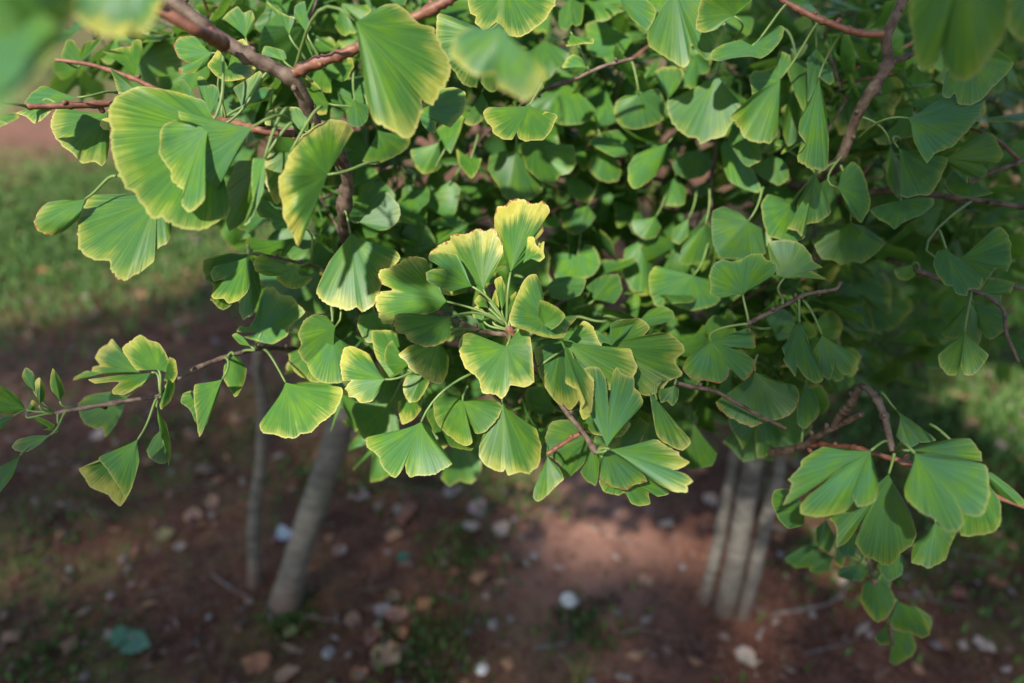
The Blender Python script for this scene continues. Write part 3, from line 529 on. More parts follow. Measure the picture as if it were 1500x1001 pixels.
L('A', .53, (88, 588), [(75, 572), (73, 560), (77, 540), (88, 554), (96, 574)], yel=.6, glau=.3, tgt=(110, 600, .54))
L('A', .53, (40, 607), [(42, 596), (47, 586), (54, 592), (52, 604)], yel=.95)
L('A', .53, (79, 632), [(42, 610), (56, 611), (70, 617), (80, 624), (62, 630)], yel=.4, glau=.3)
L('A', .525, (74, 637), [(50, 638), (26, 644), (18, 655), (25, 661), (40, 662), (60, 650)], yel=.5, glau=.7)
L('A', .53, (30, 667), [(10, 680), (-8, 690), (-8, 728), (6, 714), (20, 696)], yel=.15, glau=.5, tgt=(72, 640, .535))
L('A', .55, (20, 610), [(4, 610), (-14, 625), (-10, 640), (2, 628)], yel=.1, glau=.9)
# -- upper right
L('B', .62, (1050, 107), [(1030, 128), (1002, 141), (979, 148), (978, 162), (985, 180), (993, 192), (1005, 200), (1022, 203), (1026, 211), (1040, 206), (1060, 200), (1070, 184), (1085, 155), (1076, 141), (1062, 126)], yel=.38, glau=.5, b=.1, tgt=(1056, 80, .63))
L('B', .60, (1143, 116), [(1158, 98), (1157, 82), (1148, 76), (1140, 77), (1136, 95), (1120, 103), (1103, 105), (1098, 118), (1102, 138), (1088, 153), (1069, 172), (1078, 180), (1090, 202), (1108, 209), (1128, 210), (1139, 195), (1142, 155)], yel=.42, glau=.45, b=.2, wave=.006)
L('B', .58, (986, -24), [(965, 18), (948, 52), (950, 65), (960, 75), (980, 88), (1000, 99), (1010, 91), (1013, 66), (1025, 80), (1035, 88), (1045, 75), (1055, 55), (1063, 26), (1040, -8)], yel=.25, glau=.6, b=.2)
L('B', .56, (1076, 24), [(1062, 31), (1050, 43), (1030, 48), (1019, 42), (1022, 20), (1030, -6), (1050, -18), (1080, -18), (1106, -6), (1087, 14)], yel=.75, glau=.2, b=.5, tgt=(1078, 62, .60), val=.85)
L('B', .58, (1102, 67), [(1085, 58), (1060, 65), (1043, 75), (1041, 86), (1052, 90), (1075, 85), (1100, 83), (1115, 86), (1130, 76), (1145, 58), (1149, 42), (1140, 38), (1125, 47), (1112, 55)], yel=.35, glau=.7, b=-1.2, cup=-.25)
L('B', .62, (906, -8), [(911, 8), (924, 27), (938, 38), (948, 45), (955, 35), (961, 20), (957, 9), (940, -8)], yel=.35, glau=.8)
L('B', .63, (1166, 84), [(1150, 92), (1160, 126), (1172, 155), (1180, 168), (1184, 158), (1183, 120), (1182, 92)], yel=.5, glau=.2, val=.8)
L('B', .62, (1196, 70), [(1182, 86), (1183, 125), (1183, 150), (1195, 130), (1199, 114), (1215, 125), (1222, 118), (1218, 100), (1207, 82)], yel=.2, glau=.8)
L('B', .60, (1200, 114), [(1186, 148), (1172, 175), (1170, 195), (1180, 212), (1168, 228), (1172, 240), (1185, 245), (1200, 250), (1212, 245), (1214, 200), (1209, 155)], yel=.3, glau=.6)
L('B', .65, (1166, 120), [(1151, 158), (1147, 195), (1155, 215), (1166, 205), (1173, 168)], yel=.1, val=.7)
L('B', .33, (1412, -66), [(1338, -30), (1332, 20), (1336, 50), (1340, 85), (1350, 102), (1365, 100), (1375, 80), (1379, 66), (1383, 95), (1395, 112), (1412, 119), (1430, 110), (1450, 85), (1470, 55), (1478, 20), (1482, -30)], yel=.3, glau=.4, b=.2, stalk=False)
L('B', .33, (1522, -44), [(1476, -14), (1478, 38), (1490, 58), (1510, 62), (1532, 48)], yel=.7, stalk=False)
L('B', .55, (1422, 74), [(1384, 108), (1380, 140), (1390, 145), (1399, 137), (1403, 152), (1420, 155), (1440, 145), (1455, 128), (1475, 108), (1485, 92), (1462, 72)], yel=.25, glau=.5)
L('B', .55, (1330, 173), [(1346, 168), (1370, 150), (1400, 140), (1430, 150), (1443, 148), (1435, 170), (1415, 195), (1395, 215), (1370, 225), (1358, 239), (1348, 225), (1338, 205), (1336, 188)], yel=.2, glau=.9, b=-.4, tgt=(1255, 205, .60))
L('B', .60, (1382, 233), [(1400, 224), (1420, 209), (1440, 195), (1455, 196), (1462, 210), (1470, 225), (1462, 238), (1440, 241), (1448, 252), (1438, 261), (1420, 258), (1398, 246)], yel=.1, glau=.5, val=.85)
L('B', .58, (1316, 217), [(1319, 250), (1319, 285), (1330, 290), (1345, 287), (1360, 286), (1372, 272), (1385, 245), (1388, 232), (1355, 224)], yel=.35, glau=.25, val=.85, tgt=(1318, 205, .61))
L('B', .59, (1304, 212), [(1298, 232), (1300, 268), (1315, 290), (1321, 278), (1318, 238)], yel=.1, val=.75)
L('B', .58, (1226, 275), [(1233, 252), (1248, 237), (1262, 248), (1270, 270), (1275, 300), (1262, 326), (1250, 318), (1239, 303)], yel=.25, glau=.5)
L('B', .60, (1320, 294), [(1290, 300), (1275, 308), (1285, 320), (1300, 328), (1310, 336), (1320, 328), (1332, 322), (1350, 315), (1368, 300), (1365, 290), (1345, 289)], yel=.4, glau=.4, b=-1.)
L('B', .60, (1416, 268), [(1408, 256), (1395, 250), (1385, 265), (1388, 278), (1405, 288), (1430, 289), (1455, 283), (1440, 278), (1424, 276)], yel=.4, glau=.3, b=-1.)
L('B', .62, (1246, 325), [(1215, 339), (1189, 352), (1195, 365), (1205, 380), (1221, 382), (1232, 389), (1245, 383), (1262, 386), (1280, 375), (1297, 357), (1285, 345), (1266, 331)], yel=.25, glau=.25, fold=.2, val=.88)
L('B', .575, (1195, 254), [(1185, 268), (1175, 285), (1168, 300), (1165, 320), (1152, 335), (1165, 338), (1175, 346), (1181, 330), (1200, 325), (1217, 310), (1209, 282)], yel=.5, glau=.4, wave=.005)
L('B', .615, (1160, 298), [(1145, 290), (1125, 285), (1115, 300), (1117, 320), (1125, 345), (1145, 352), (1165, 355), (1178, 348), (1181, 328), (1167, 308)], yel=.35, glau=.4)
L('B', .625, (1096, 324), [(1085, 312), (1060, 303), (1044, 310), (1042, 335), (1045, 360), (1055, 378), (1080, 380), (1105, 378), (1122, 370), (1121, 338)], yel=.15, glau=.6, val=.85)
L('B', .68, (1062, 204), [(1055, 214), (1060, 245), (1068, 265), (1085, 275), (1105, 282), (1116, 278), (1102, 248), (1082, 222)], yel=.1, glau=.9)
L('B', .66, (1072, 180), [(1065, 205), (1085, 235), (1096, 245), (1115, 235), (1111, 208), (1096, 188)], yel=.3, val=.75)
L('B', .68, (1130, 224), [(1100, 248), (1120, 262), (1140, 272), (1156, 262), (1152, 238)], yel=.1, val=.85)
L('B', .55, (1088, 432), [(1075, 432), (1058, 437), (1040, 430), (1042, 420), (1039, 405), (1045, 388), (1058, 380), (1072, 384), (1088, 379), (1100, 372), (1115, 372), (1122, 380), (1132, 383), (1139, 392), (1130, 405), (1108, 421)], yel=.25, glau=.6, b=-.7, fold=.2, tgt=(1096, 472, .545), brown=.5)
L('B', .57, (1148, 408), [(1131, 402), (1128, 380), (1125, 355), (1145, 352), (1170, 355), (1188, 372), (1190, 382), (1205, 392), (1186, 395), (1200, 403), (1212, 410), (1186, 405), (1166, 409)], yel=.3, glau=.6, tgt=(1147, 446, .545))
L('B', .54, (1171, 472), [(1163, 478), (1155, 490), (1153, 508), (1145, 510), (1150, 522), (1147, 528), (1158, 542), (1165, 552), (1168, 537), (1178, 552), (1195, 562), (1206, 554), (1192, 520), (1181, 490)], yel=.4, glau=.6, tgt=(1170, 437, .545))
L('B', .53, (1204, 490), [(1195, 507), (1183, 523), (1185, 535), (1200, 548), (1215, 557), (1220, 545), (1222, 531), (1228, 542), (1237, 550), (1246, 548), (1256, 528), (1250, 518), (1236, 510), (1218, 500)], yel=.25, glau=.9, tgt=(1176, 440, .545))
L('B', .56, (1042, 501), [(1030, 505), (1008, 523), (1000, 540), (1012, 555), (1035, 558), (1055, 562), (1066, 553), (1069, 541), (1080, 550), (1090, 558), (1103, 545), (1105, 528), (1085, 515), (1066, 508), (1105, 510), (1106, 490), (1095, 480), (1068, 493)], yel=.35, glau=.7, brown=.95, b=-.6)
L('B', .58, (1106, 544), [(1086, 560), (1066, 575), (1048, 590), (1055, 602), (1075, 615), (1100, 626), (1112, 622), (1130, 617), (1150, 612), (1165, 600), (1171, 580), (1165, 565), (1140, 560), (1121, 550)], yel=.38, glau=.5, brown=.8, tgt=(1110, 520, .60))
L('B', .62, (1181, 564), [(1168, 590), (1168, 620), (1178, 628), (1195, 615), (1201, 600), (1196, 580)], yel=.35, glau=.5)
L('B', .55, (1405, 379), [(1420, 368), (1440, 350), (1458, 334), (1470, 335), (1481, 355), (1481, 385), (1475, 398), (1462, 392), (1450, 405), (1435, 425), (1420, 420)], yel=.3, glau=.5, b=-.5, tgt=(1424, 295, .64))
L('B', .54, (1386, 364), [(1373, 368), (1367, 385), (1372, 402), (1385, 418), (1395, 420), (1400, 430), (1415, 434), (1420, 425), (1435, 422), (1440, 408), (1422, 392)], yel=.3, glau=.6, b=-.6, tgt=(1370, 350, .60))
L('B', .55, (1413, 487), [(1395, 501), (1375, 520), (1377, 537), (1390, 550), (1400, 550), (1405, 541), (1408, 536), (1412, 548), (1425, 550), (1440, 535), (1448, 520), (1434, 507)], yel=.35, glau=.4, tgt=(1422, 428, .56))
L('B', .58, (1420, 440), [(1398, 466), (1380, 487), (1385, 495), (1400, 495), (1420, 500), (1432, 508), (1438, 490), (1437, 468)], yel=.25, glau=.2, val=.85)
L('B', .59, (1426, 444), [(1430, 470), (1437, 485), (1450, 498), (1470, 485), (1475, 465), (1462, 449)], yel=.25, glau=.2, val=.85)
L('B', .60, (1436, 431), [(1445, 405), (1470, 410), (1486, 415), (1480, 430), (1468, 432), (1465, 445), (1445, 446)], yel=.4, glau=.2)
L('B', .65, (1337, 387), [(1325, 389), (1310, 395), (1315, 408), (1328, 411), (1341, 404)], yel=.5)
# -- lower right
L('B', .46, (1276, 660), [(1240, 658), (1205, 655), (1178, 672), (1170, 685), (1155, 703), (1160, 710), (1148, 740), (1176, 725), (1208, 700), (1230, 685), (1210, 706), (1186, 725), (1172, 740), (1172, 752), (1195, 758), (1220, 755), (1240, 748), (1250, 735), (1248, 726), (1256, 742), (1270, 742), (1283, 733), (1287, 710), (1281, 685)], yel=.3, glau=.8, b=-.5, tgt=(1300, 648, .48))
L('B', .478, (1302, 694), [(1278, 742), (1240, 752), (1213, 755), (1220, 765), (1225, 775), (1225, 802), (1240, 795), (1252, 780), (1268, 752), (1258, 780), (1253, 797), (1265, 815), (1285, 823), (1300, 830), (1312, 822), (1318, 812), (1335, 800), (1343, 783), (1335, 755), (1318, 722)], yel=.2, glau=.5, b=.2, tgt=(1310, 664, .475), val=.78)
L('B', .44, (1340, 664), [(1338, 690), (1325, 712), (1327, 730), (1345, 748), (1370, 762), (1385, 778), (1400, 780), (1412, 770), (1410, 752), (1398, 728), (1414, 754), (1440, 755), (1450, 730), (1448, 690), (1440, 680), (1400, 670), (1368, 662)], yel=.22, glau=.9, b=-.9, tgt=(1312, 662, .475), val=1.1)
L('B', .46, (1334, 660), [(1360, 650), (1395, 643), (1422, 643), (1435, 660), (1438, 676), (1400, 674)], yel=.1, glau=.7, b=-.3, tgt=(1312, 662, .475), val=.9)
L('B', .475, (1422, 688), [(1405, 765), (1408, 785), (1430, 785), (1455, 780), (1466, 765), (1465, 735), (1452, 714)], yel=.4, glau=.3, stalk=False)
L('B', .47, (1438, 690), [(1452, 692), (1480, 713), (1502, 735), (1494, 741), (1465, 726), (1447, 706)], yel=.25, glau=.7)
L('B', .50, (1312, 600), [(1335, 619), (1355, 630), (1371, 645), (1350, 649), (1332, 640)], yel=.15, glau=.8, tgt=(1290, 575, .50))
L('B', .50, (1318, 612), [(1312, 640), (1330, 655), (1345, 650), (1340, 630)], yel=.1, glau=.8, stalk=False)
L('B', .52, (1182, 741), [(1155, 715), (1135, 718), (1130, 735), (1140, 760), (1155, 775), (1177, 770)], yel=.2, val=.8)
for d_, B_, rim_, y_ in ((.72, (1200, 800), [(1180, 799), (1150, 818), (1165, 832), (1190, 830), (1200, 818)], .1), (.72, (1222, 816), [(1206, 808), (1185, 820), (1188, 838), (1212, 838)], .2),
                         (.66, (1210, 760), [(1195, 775), (1198, 800), (1215, 810), (1224, 788)], .1), (.68, (1262, 825), [(1225, 834), (1228, 845), (1245, 850), (1262, 852), (1272, 838)], .3),
                         (.60, (1370, 765), [(1337, 798), (1335, 824), (1350, 828), (1360, 833), (1385, 820), (1392, 800), (1402, 780)], .25), (.68, (1225, 800), [(1222, 825), (1232, 832), (1240, 818)], .8),
                         (.70, (1282, 844), [(1264, 858), (1260, 880), (1272, 900), (1285, 912), (1300, 905), (1312, 880), (1302, 858)], .65), (.71, (1314, 880), [(1305, 905), (1303, 915), (1320, 925), (1335, 928), (1350, 935), (1362, 930), (1358, 910), (1345, 893)], .45),
                         (.72, (1306, 920), [(1305, 950), (1303, 970), (1312, 975), (1325, 968), (1338, 960), (1342, 945), (1336, 928)], .35), (.72, (1300, 914), [(1280, 935), (1290, 945), (1304, 945)], .8), (.71, (1262, 820), [(1266, 840), (1280, 850), (1288, 838)], .7), (.71, (1292, 834), [(1275, 850), (1284, 872), (1300, 870), (1307, 850)], .6), (.72, (1330, 898), [(1342, 888), (1364, 905), (1362, 926), (1344, 932)], .35), (.66, (1242, 758), [(1225, 790), (1232, 813), (1250, 816), (1259, 790)], .15), (.64, (1302, 798), [(1284, 830), (1300, 851), (1321, 842), (1323, 814)], .3)):
    L('B', d_, B_, rim_, yel=y_, glau=.7, val=.85)
# -- middle distance
for tr_, d_, B_, rim_, y_, v_ in (
    ('A', .68, (756, 220), [(735, 222), (718, 228), (715, 250), (728, 270), (740, 292), (770, 295), (795, 280), (790, 255), (776, 233)], .1, .75),
    ('A', .70, (782, 195), [(762, 215), (770, 245), (795, 267), (815, 265), (825, 240), (820, 213)], .15, .8),
    ('B', .72, (932, 215), [(905, 190), (880, 195), (862, 207), (875, 218), (900, 230), (922, 226)], .4, 1.1),
    ('B', .72, (882, 219), [(865, 232), (862, 248), (875, 262), (890, 268), (905, 265), (910, 250), (899, 229)], .45, 1.),
    ('B', .68, (979, 209), [(950, 218), (930, 228), (920, 245), (920, 265), (928, 277), (940, 273), (960, 258), (972, 238)], .2, 1.),
    ('B', .72, (1022, 220), [(1005, 222), (985, 240), (992, 255), (1010, 263), (1030, 258), (1042, 245), (1040, 225)], .15, .8),
    ('A', .72, (846, 376), [(830, 370), (812, 372), (808, 390), (815, 410), (830, 417), (850, 412), (870, 402), (880, 385), (870, 362), (856, 358)], .3, 1.15),
    ('B', .66, (1016, 404), [(985, 396), (960, 390), (950, 405), (952, 430), (960, 448), (970, 450), (972, 436), (985, 447), (1010, 455), (1040, 450), (1055, 440), (1046, 412)], .3, 1.1),
    ('B', .74, (942, 348), [(915, 365), (912, 400), (925, 425), (940, 433), (952, 430), (956, 395), (957, 358)], .35, 1.1),
    ('B', .68, (1033, 329), [(1015, 340), (1000, 360), (995, 385), (1010, 388), (1035, 382), (1045, 360), (1043, 336)], .1, .85),
    ('B', .72, (961, 317), [(925, 322), (930, 340), (945, 351), (960, 348), (969, 333)], .4, 1.),
    ('B', .72, (1009, 319), [(985, 335), (984, 352), (995, 358), (1009, 346)], .35, .9),
    ('B', .74, (990, 258), [(968, 275), (970, 298), (985, 303), (1002, 300), (1006, 278)], .15, .9),
    ('A', .75, (834, 259), [(830, 274), (840, 290), (855, 297), (868, 290), (866, 274), (850, 263)], .3, .95),
    ('A', .75, (862, 300), [(818, 312), (825, 335), (840, 345), (860, 335), (873, 318)], .3, .9),
    ('B', .70, (979, 146), [(970, 135), (963, 118), (958, 106), (970, 99), (985, 98), (998, 100), (1001, 112), (990, 132)], .7, .95),
    ('B', .66, (936, 139), [(915, 140), (902, 150), (900, 170), (910, 185), (930, 190), (955, 185), (972, 175), (973, 150), (965, 130), (950, 132)], .45, .9),
    ('A', .72, (606, 269), [(590, 275), (588, 300), (600, 312), (618, 305), (623, 280)], .1, .85),
    ('A', .72, (661, 265), [(625, 270), (622, 300), (635, 310), (655, 302), (662, 284)], .1, .8),
    ('A', .68, (624, 372), [(608, 320), (590, 318), (584, 345), (592, 372), (612, 378)], .15, .85),
    ('A', .68, (612, 372), [(585, 345), (606, 322), (628, 335), (640, 360), (628, 375)], .15, .9),
    ('A', .70, (681, 346), [(617, 312), (640, 314), (665, 328), (676, 340), (650, 352), (624, 336)], .1, .8),
    ('A', .68, (643, 208), [(600, 220), (605, 240), (620, 255), (640, 250), (648, 240), (645, 222)], .3, 1.1),
    ('A', .66, (652, 218), [(638, 190), (660, 175), (679, 170), (673, 195), (660, 226)], .2, 1.05),
    ('A', .66, (690, 232), [(668, 218), (672, 240), (690, 262), (700, 250), (706, 232)], .45, 1.),
    ('B', .60, (935, 470), [(950, 455), (970, 448), (985, 456), (988, 466), (970, 474), (950, 478)], .2, .95),
    ('A', .62, (890, 470), [(880, 456), (896, 452), (915, 458), (930, 466), (915, 480), (896, 482)], .2, .9),
    ('A', .62, (800, 420), [(812, 408), (835, 405), (858, 410), (850, 432), (825, 440), (806, 436)], .1, .9),
    ('A', .66, (870, 440), [(858, 420), (880, 405), (905, 402), (912, 425), (900, 445)], .15, .85),
    ('B', .62, (1050, 520), [(1030, 480), (1045, 462), (1070, 470), (1080, 490), (1070, 512)], .15, .85),
    ('B', .66, (1130, 480), [(1118, 462), (1140, 450), (1160, 462), (1165, 490), (1140, 500)], .15, .85)):
    L(tr_, d_, B_, rim_, yel=y_, val=v_, stalk=True)
print('hero leaves', LEAVES)

# ------------------------------------------------------------------ the rest of the crowns: spurs with rosettes of leaves
def local_leaf(seed):
    rnd = random.Random(seed); W = rnd.uniform(48, 80); n = 11; rim = []
    lobes = rnd.choice((0, 1, 1, 1, 2)); a0, a1 = -W * rnd.uniform(.85, 1.1), W
    for i in range(n):
        t = i / (n - 1); an = R(a0 + (a1 - a0) * t); rr = rnd.uniform(.88, 1.08)
        if i in (0, n - 1): rr *= .86
        if lobes and i == n // 2: rr *= rnd.uniform(.22, .75)
        if lobes == 2 and i == rnd.choice((2, 3, 7, 8)): rr *= rnd.uniform(.5, .85)
        rim.append((math.sin(an) * rr, math.cos(an) * rr))
    nt_ = 20; c = catmull(rim, nt_); t = np.linspace(0, 1, nt_); V = []; UV = []
    fold, cup, cu = rnd.uniform(-.12, .25), rnd.uniform(-.2, .22), rnd.uniform(-.35, .35); wv = wob(t, seed * 1.3, 5)
    for r in (.03, .3, .55, .78, .93, 1.0):
        ww = .3 * (1 - r) ** 2; x = c[:, 0] * r * (1 - ww); y = c[:, 1] * r
        z = fold * np.abs(x) + cup * r * r * .6 + cu * max(0, r - .6) ** 2 * 3 + wv * r * r * .16
        V.append(np.stack([x, y, z], -1)); UV.append(np.stack([t * 1.1, np.full(nt_, r), np.full(nt_, seed * 2.1)], -1))
    V = np.concatenate(V); UV = np.concatenate(UV)
    Fc = [(i*nt_ + j, i*nt_ + j + 1, (i+1)*nt_ + j + 1, (i+1)*nt_ + j) for i in range(5) for j in range(nt_ - 1)]
    yel = rnd.choice((0., .05, .05, .1, .1, .15, .2, .3, .55)); tint = np.tile((yel, rnd.uniform(0, .4), rnd.uniform(.2, .8), rnd.uniform(.82, 1.1)), (len(V), 1))
    k0 = len(V); Vs, Fs = tube([(0, .02, 0), (0, -.25, -.02), (0, -.6, .03), (rnd.uniform(-.15, .15), -.98, .10)], (.016, .018, .020, .024), 4)
    Fc += [tuple(q + k0 for q in f) for f in Fs]; V = np.concatenate([V, Vs]); n_ = len(Vs)
    UV = np.concatenate([UV, np.tile((0, .3, seed), (n_, 1))]); tint = np.concatenate([tint, np.tile((.2, 0, .3, 1.), (n_, 1))])
    return V, Fc, UV, tint
VAR = [local_leaf(100 + i) for i in range(40)]
VARME = []
for V, Fc, UV, tint in VAR:
    me = mesh('leaf', V, Fc, M_LEAF); attr(me, 'leaf_uv', 'FLOAT_VECTOR', UV, 'vector'); attr(me, 'leaf_tint', 'FLOAT_COLOR', tint, 'color'); VARME.append(me)
def unit(v): return v / (np.linalg.norm(v) + 1e-9)
rg = random.Random(21)
def rosette(node, n, out):
    ph = rg.uniform(0, 6.28)
    for i in range(n):
        an = ph + i * 2.4 + rg.uniform(-.4, .4)
        D = unit(np.array((math.cos(an), math.sin(an), rg.uniform(-1.3, .35))))
        N = np.array((rg.gauss(0, .75), rg.gauss(0, .7) - .35, .75)); N = unit(N - D * (N @ D)); Xv = np.cross(D, N)
        s = rg.uniform(.030, .056); base = node + D * s
        out.append((base, np.stack([Xv * s, D * s, N * s], 1)))
def pick(poly_x, poly_y, dr): return rg.uniform(*poly_x), rg.uniform(*poly_y), rg.uniform(*dr)
def lit_gap(p):  # foliage left out here so the sun reaches chosen leaves and grass
    k = (p[2] - .95) / S[2]; x, y = p[0] - S[0] * k, p[1] - S[1] * k
    k = p[2] / S[2]; u, v = p[0] - S[0] * k, p[1] - S[1] * k
    return (((x + .09) / .45) ** 2 + ((y - .72) / .53) ** 2 < 1 and not (x > .08 and y < .5)) or ((x - .22) / .14) ** 2 + ((y - .24) / .10) ** 2 < 1 or ((u + 1.9) / 1.0) ** 2 + ((v - 3.3) / 1.2) ** 2 < 1 or ((u - 1.5) / .25) ** 2 + ((v - 1.63) / .27) ** 2 < 1
NODES = {'A': [], 'B': [], 'C': []}
def scatter(tr, n, xr, yr, dr, ok=lambda x, y, d: True):
    k = 0
    while k < n:
        x, y, d = pick(xr, yr, dr)
        if ok(x, y, d): NODES[tr].append(P(x, y, d)); k += 1
scatter('A', 70, (480, 860), (-60, 330), (.70, 1.12))
scatter('A', 34, (520, 900), (330, 600), (.64, .95), lambda x, y, d: y < 480 + 120 * min(1, (x - 500) / 120))
scatter('A', 12, (320, 490), (-50, 140), (.62, .9))
scatter('A', 7, (110, 330), (-40, 60), (.64, .8))
scatter('A', 16, (300, 500), (200, 420), (.66, .95), lambda x, y, d: x > 330 + (y - 200) * .35)
scatter('A', 10, (860, 1000), (420, 600), (.66, .85))
scatter('B', 84, (860, 1260), (-60, 430), (.71, 1.12))
scatter('B', 40, (1200, 1540), (-60, 330), (.66, 1.0))
scatter('B', 30, (1000, 1290), (400, 600), (.68, 1.0), lambda x, y, d: y < 600 - (x - 1000) * .22)
scatter('C', 260, (1200, 1700), (-80, 520), (1.25, 2.1), lambda x, y, d: y < 440 + (x - 1240) * .30 and not lit_gap(P(x, y, d)))
scatter('C', 26, (900, 1300), (-60, 180), (1.3, 1.9))
# foliage above the picture: the crowns go on upwards
def crown(tr, n, c, r, zmin=1.28):
    k = 0
    while k < n:
        v = np.array([rg.gauss(0, 1) for _ in range(3)]); v = unit(v) * rg.random() ** .34; p = np.array(c) + v * np.array(r)
        if p[2] > zmin and np.linalg.norm(p - C0) > .35 and not lit_gap(p): NODES[tr].append(p); k += 1
crown('B', 40, (.50, .72, 1.70), (.72, .62, .45))
crown('A', 20, (-.25, 1.15, 1.65), (.5, .45, .40), 1.3)
crown('C', 30, (1.8, 1.7, 1.5), (.8, .7, .6), .9)
LIMB = {}
for tr, tops in (('A', [(545, 430, .95), (560, 330, .93), (400, 440, 1.0)]), ('B', [(1118, 560, 1.05), (1090, 420, 1.0), (1150, 440, 1.05)]), ('C', None)):
    nodes = NODES[tr]; base = [P(*t) for t in tops] if tops else [bC + np.array((-.03, .02, .8)), bC + np.array((-.05, .02, 1.25))]
    pts = list(base) + ([np.array(q) for q in BR[tr]] if tr != 'C' else [])
    order = sorted(range(len(nodes)), key=lambda i: min(np.linalg.norm(nodes[i] - b) for b in base))
    for i in order:
        p = nodes[i]; arr = np.array(pts); v = arr - p; ds = np.linalg.norm(v, axis=1); j = int(np.argmin(ds)); q = arr[j]
        dist = ds[j]
        if dist > .015:
            mid = (p + q) / 2 + np.array((rg.gauss(0, .06), rg.gauss(0, .06), rg.gauss(.03, .05))) * dist
            c = catmull(np.array([q, mid, p]), 7)
            rr = .0012 + .010 * min(dist, .35) ** 1.4
            Vb, Fb = tube(c - TLOC[tr], np.linspace(rr * 1.25, .0011, 7), 5)
            link('twig', mesh('twig', Vb, Fb, M_TWIG if rg.random() < .7 else M_RED), TREES[tr])
            pts.extend(list(c[1:]))
for i, (x, y, d) in enumerate(((35, -12, .215), (85, -28, .215))):   # unseen leaves added outside the frame to shade the nearest one
    c = P(x, y, d) + np.array(S) * (.065 + .01 * i); D = unit(np.array((.3 - .2 * i, .6, -.6))); N = unit(np.array(S) - D * (np.array(S) @ D)); Xv = np.cross(D, N); sz = .046
    o = link('leaf', VARME[i * 3], TREES['A']); LEAVES['A'] += 1; m4 = Matrix.Identity(4)
    for a in range(3):
        for j, q in enumerate((Xv, D, N)): m4[a][j] = q[a] * sz
        m4[a][3] = (c - D * .03 - TLOC['A'])[a]
    o.matrix_local = m4
NSTUFF = 0
for tr in 'ABC':
    out = []
    for p in NODES[tr]: rosette(p, rg.choice((4, 5, 6, 6)), out)
    def seen(o):
        v = o[0] - C0; d = v @ CF
        if d < .1: return 99.
        px, py = 750 + (v @ CR) / d * FPX, 500.5 - (v @ CU) / d * FPX
        return d if (-40 < px < 1540 and -40 < py < 1040) else 50 + d
    def bare(o):
        v = o[0] - C0; d = v @ CF; px, py = 750 + (v @ CR) / max(d, .01) * FPX, 500.5 - (v @ CU) / max(d, .01) * FPX
        k = o[0][2] / S[2]; u, v_ = o[0][0] - S[0] * k, o[0][1] - S[1] * k
        if ((u - 1.5) / .22) ** 2 + ((v_ - 1.62) / .25) ** 2 < 1: return True
        return d > .1 and -80 < px < 1620 and ((px > 1180 and py > 535) or py > 645 or (px < 470 and py > 470) or (px < 330 and py > 110) or px < 90)
    out = [o for o in out if not (seen(o) < .61) and not bare(o)]
    out.sort(key=seen); room = 300 - LEAVES[tr]
    for i, (base, Mx) in enumerate(out[:room]):
        o = link('leaf', VARME[rg.randrange(40)], TREES[tr])
        m4 = Matrix.Identity(4)
        for a in range(3):
            for b_ in range(3): m4[a][b_] = Mx[a, b_]
            m4[a][3] = (base - TLOC[tr])[a]
        o.matrix_local = m4
    VV = []; FF = []; UU = []; TT = []; k0 = 0
    for base, Mx in out[room:]:
        V, Fc, UV, tint = VAR[rg.randrange(40)]
        VV.append(V @ Mx.T + base - TLOC[tr]); FF.extend([tuple(q + k0 for q in f) for f in Fc]); UU.append(UV); TT.append(tint); k0 += len(V); NSTUFF += 1
    if VV:
        me = mesh('foliage', np.concatenate(VV), FF, M_LEAF); attr(me, 'leaf_uv', 'FLOAT_VECTOR', np.concatenate(UU), 'vector'); attr(me, 'leaf_tint', 'FLOAT_COLOR', np.concatenate(TT), 'color')
        tag(link('foliage', me, TREES[tr]), kind='stuff')
print('leaves in the mass', NSTUFF)

# unseen tree added behind the camera for shade; its crown leaves gaps for sun
bD = np.array((-2.0, -3.3, 0)); TREES['D'] = tree('ginkgo_tree', bD, 'unseen taller ginkgo tree added to shade the other trees'); TLOC['D'] = bD; BR['D'] = []
trunk('D', [bD + (0, 0, -.03), bD + (.03, .05, .9), bD + (.02, .15, 1.9), bD + (.1, .3, 2.9), bD + (.15, .4, 3.8)], .07, .03)
def low_leaf(V0):
    V, Fc, UV, tint = V0; n = 20; cols = [0, 4, 8, 9, 11, 15, 19]; rows = (0, 2, 5); ii = [r_ * n + c for r_ in rows for c in cols]; m = len(cols)
    F2 = [(i*m + j, i*m + j + 1, (i+1)*m + j + 1, (i+1)*m + j) for i in range(len(rows) - 1) for j in range(m - 1)]
    return V[ii], F2, UV[ii], tint[ii]
LOW = [low_leaf(v) for v in VAR]
nd = []; k = 0
while k < 2500:
    p = np.array((rg.uniform(-3.8, 1.2), rg.uniform(-4.2, .2), rg.uniform(2.7, 4.2)))
    if lit_gap(p): continue
    if ((p[0] + 1.3) / 2.45) ** 2 + ((p[1] + 2.0) / 2.1) ** 2 > 1: continue
    nd.append(p); k += 1
out = []
for p in nd: rosette(p, 6, out)
VV = []; FF = []; UU = []; TT = []; k0 = 0
for base, Mx in out:
    if lit_gap(base): continue
    V, Fc, UV, tint = LOW[rg.randrange(40)]
    VV.append((V * 1.6) @ Mx.T + base - bD); FF.extend([tuple(q + k0 for q in f) for f in Fc]); UU.append(UV); TT.append(tint); k0 += len(V)
me = mesh('foliage', np.concatenate(VV), FF, M_LEAF); attr(me, 'leaf_uv', 'FLOAT_VECTOR', np.concatenate(UU), 'vector'); attr(me, 'leaf_tint', 'FLOAT_COLOR', np.concatenate(TT), 'color')
tag(link('foliage', me, TREES['D']), kind='stuff')
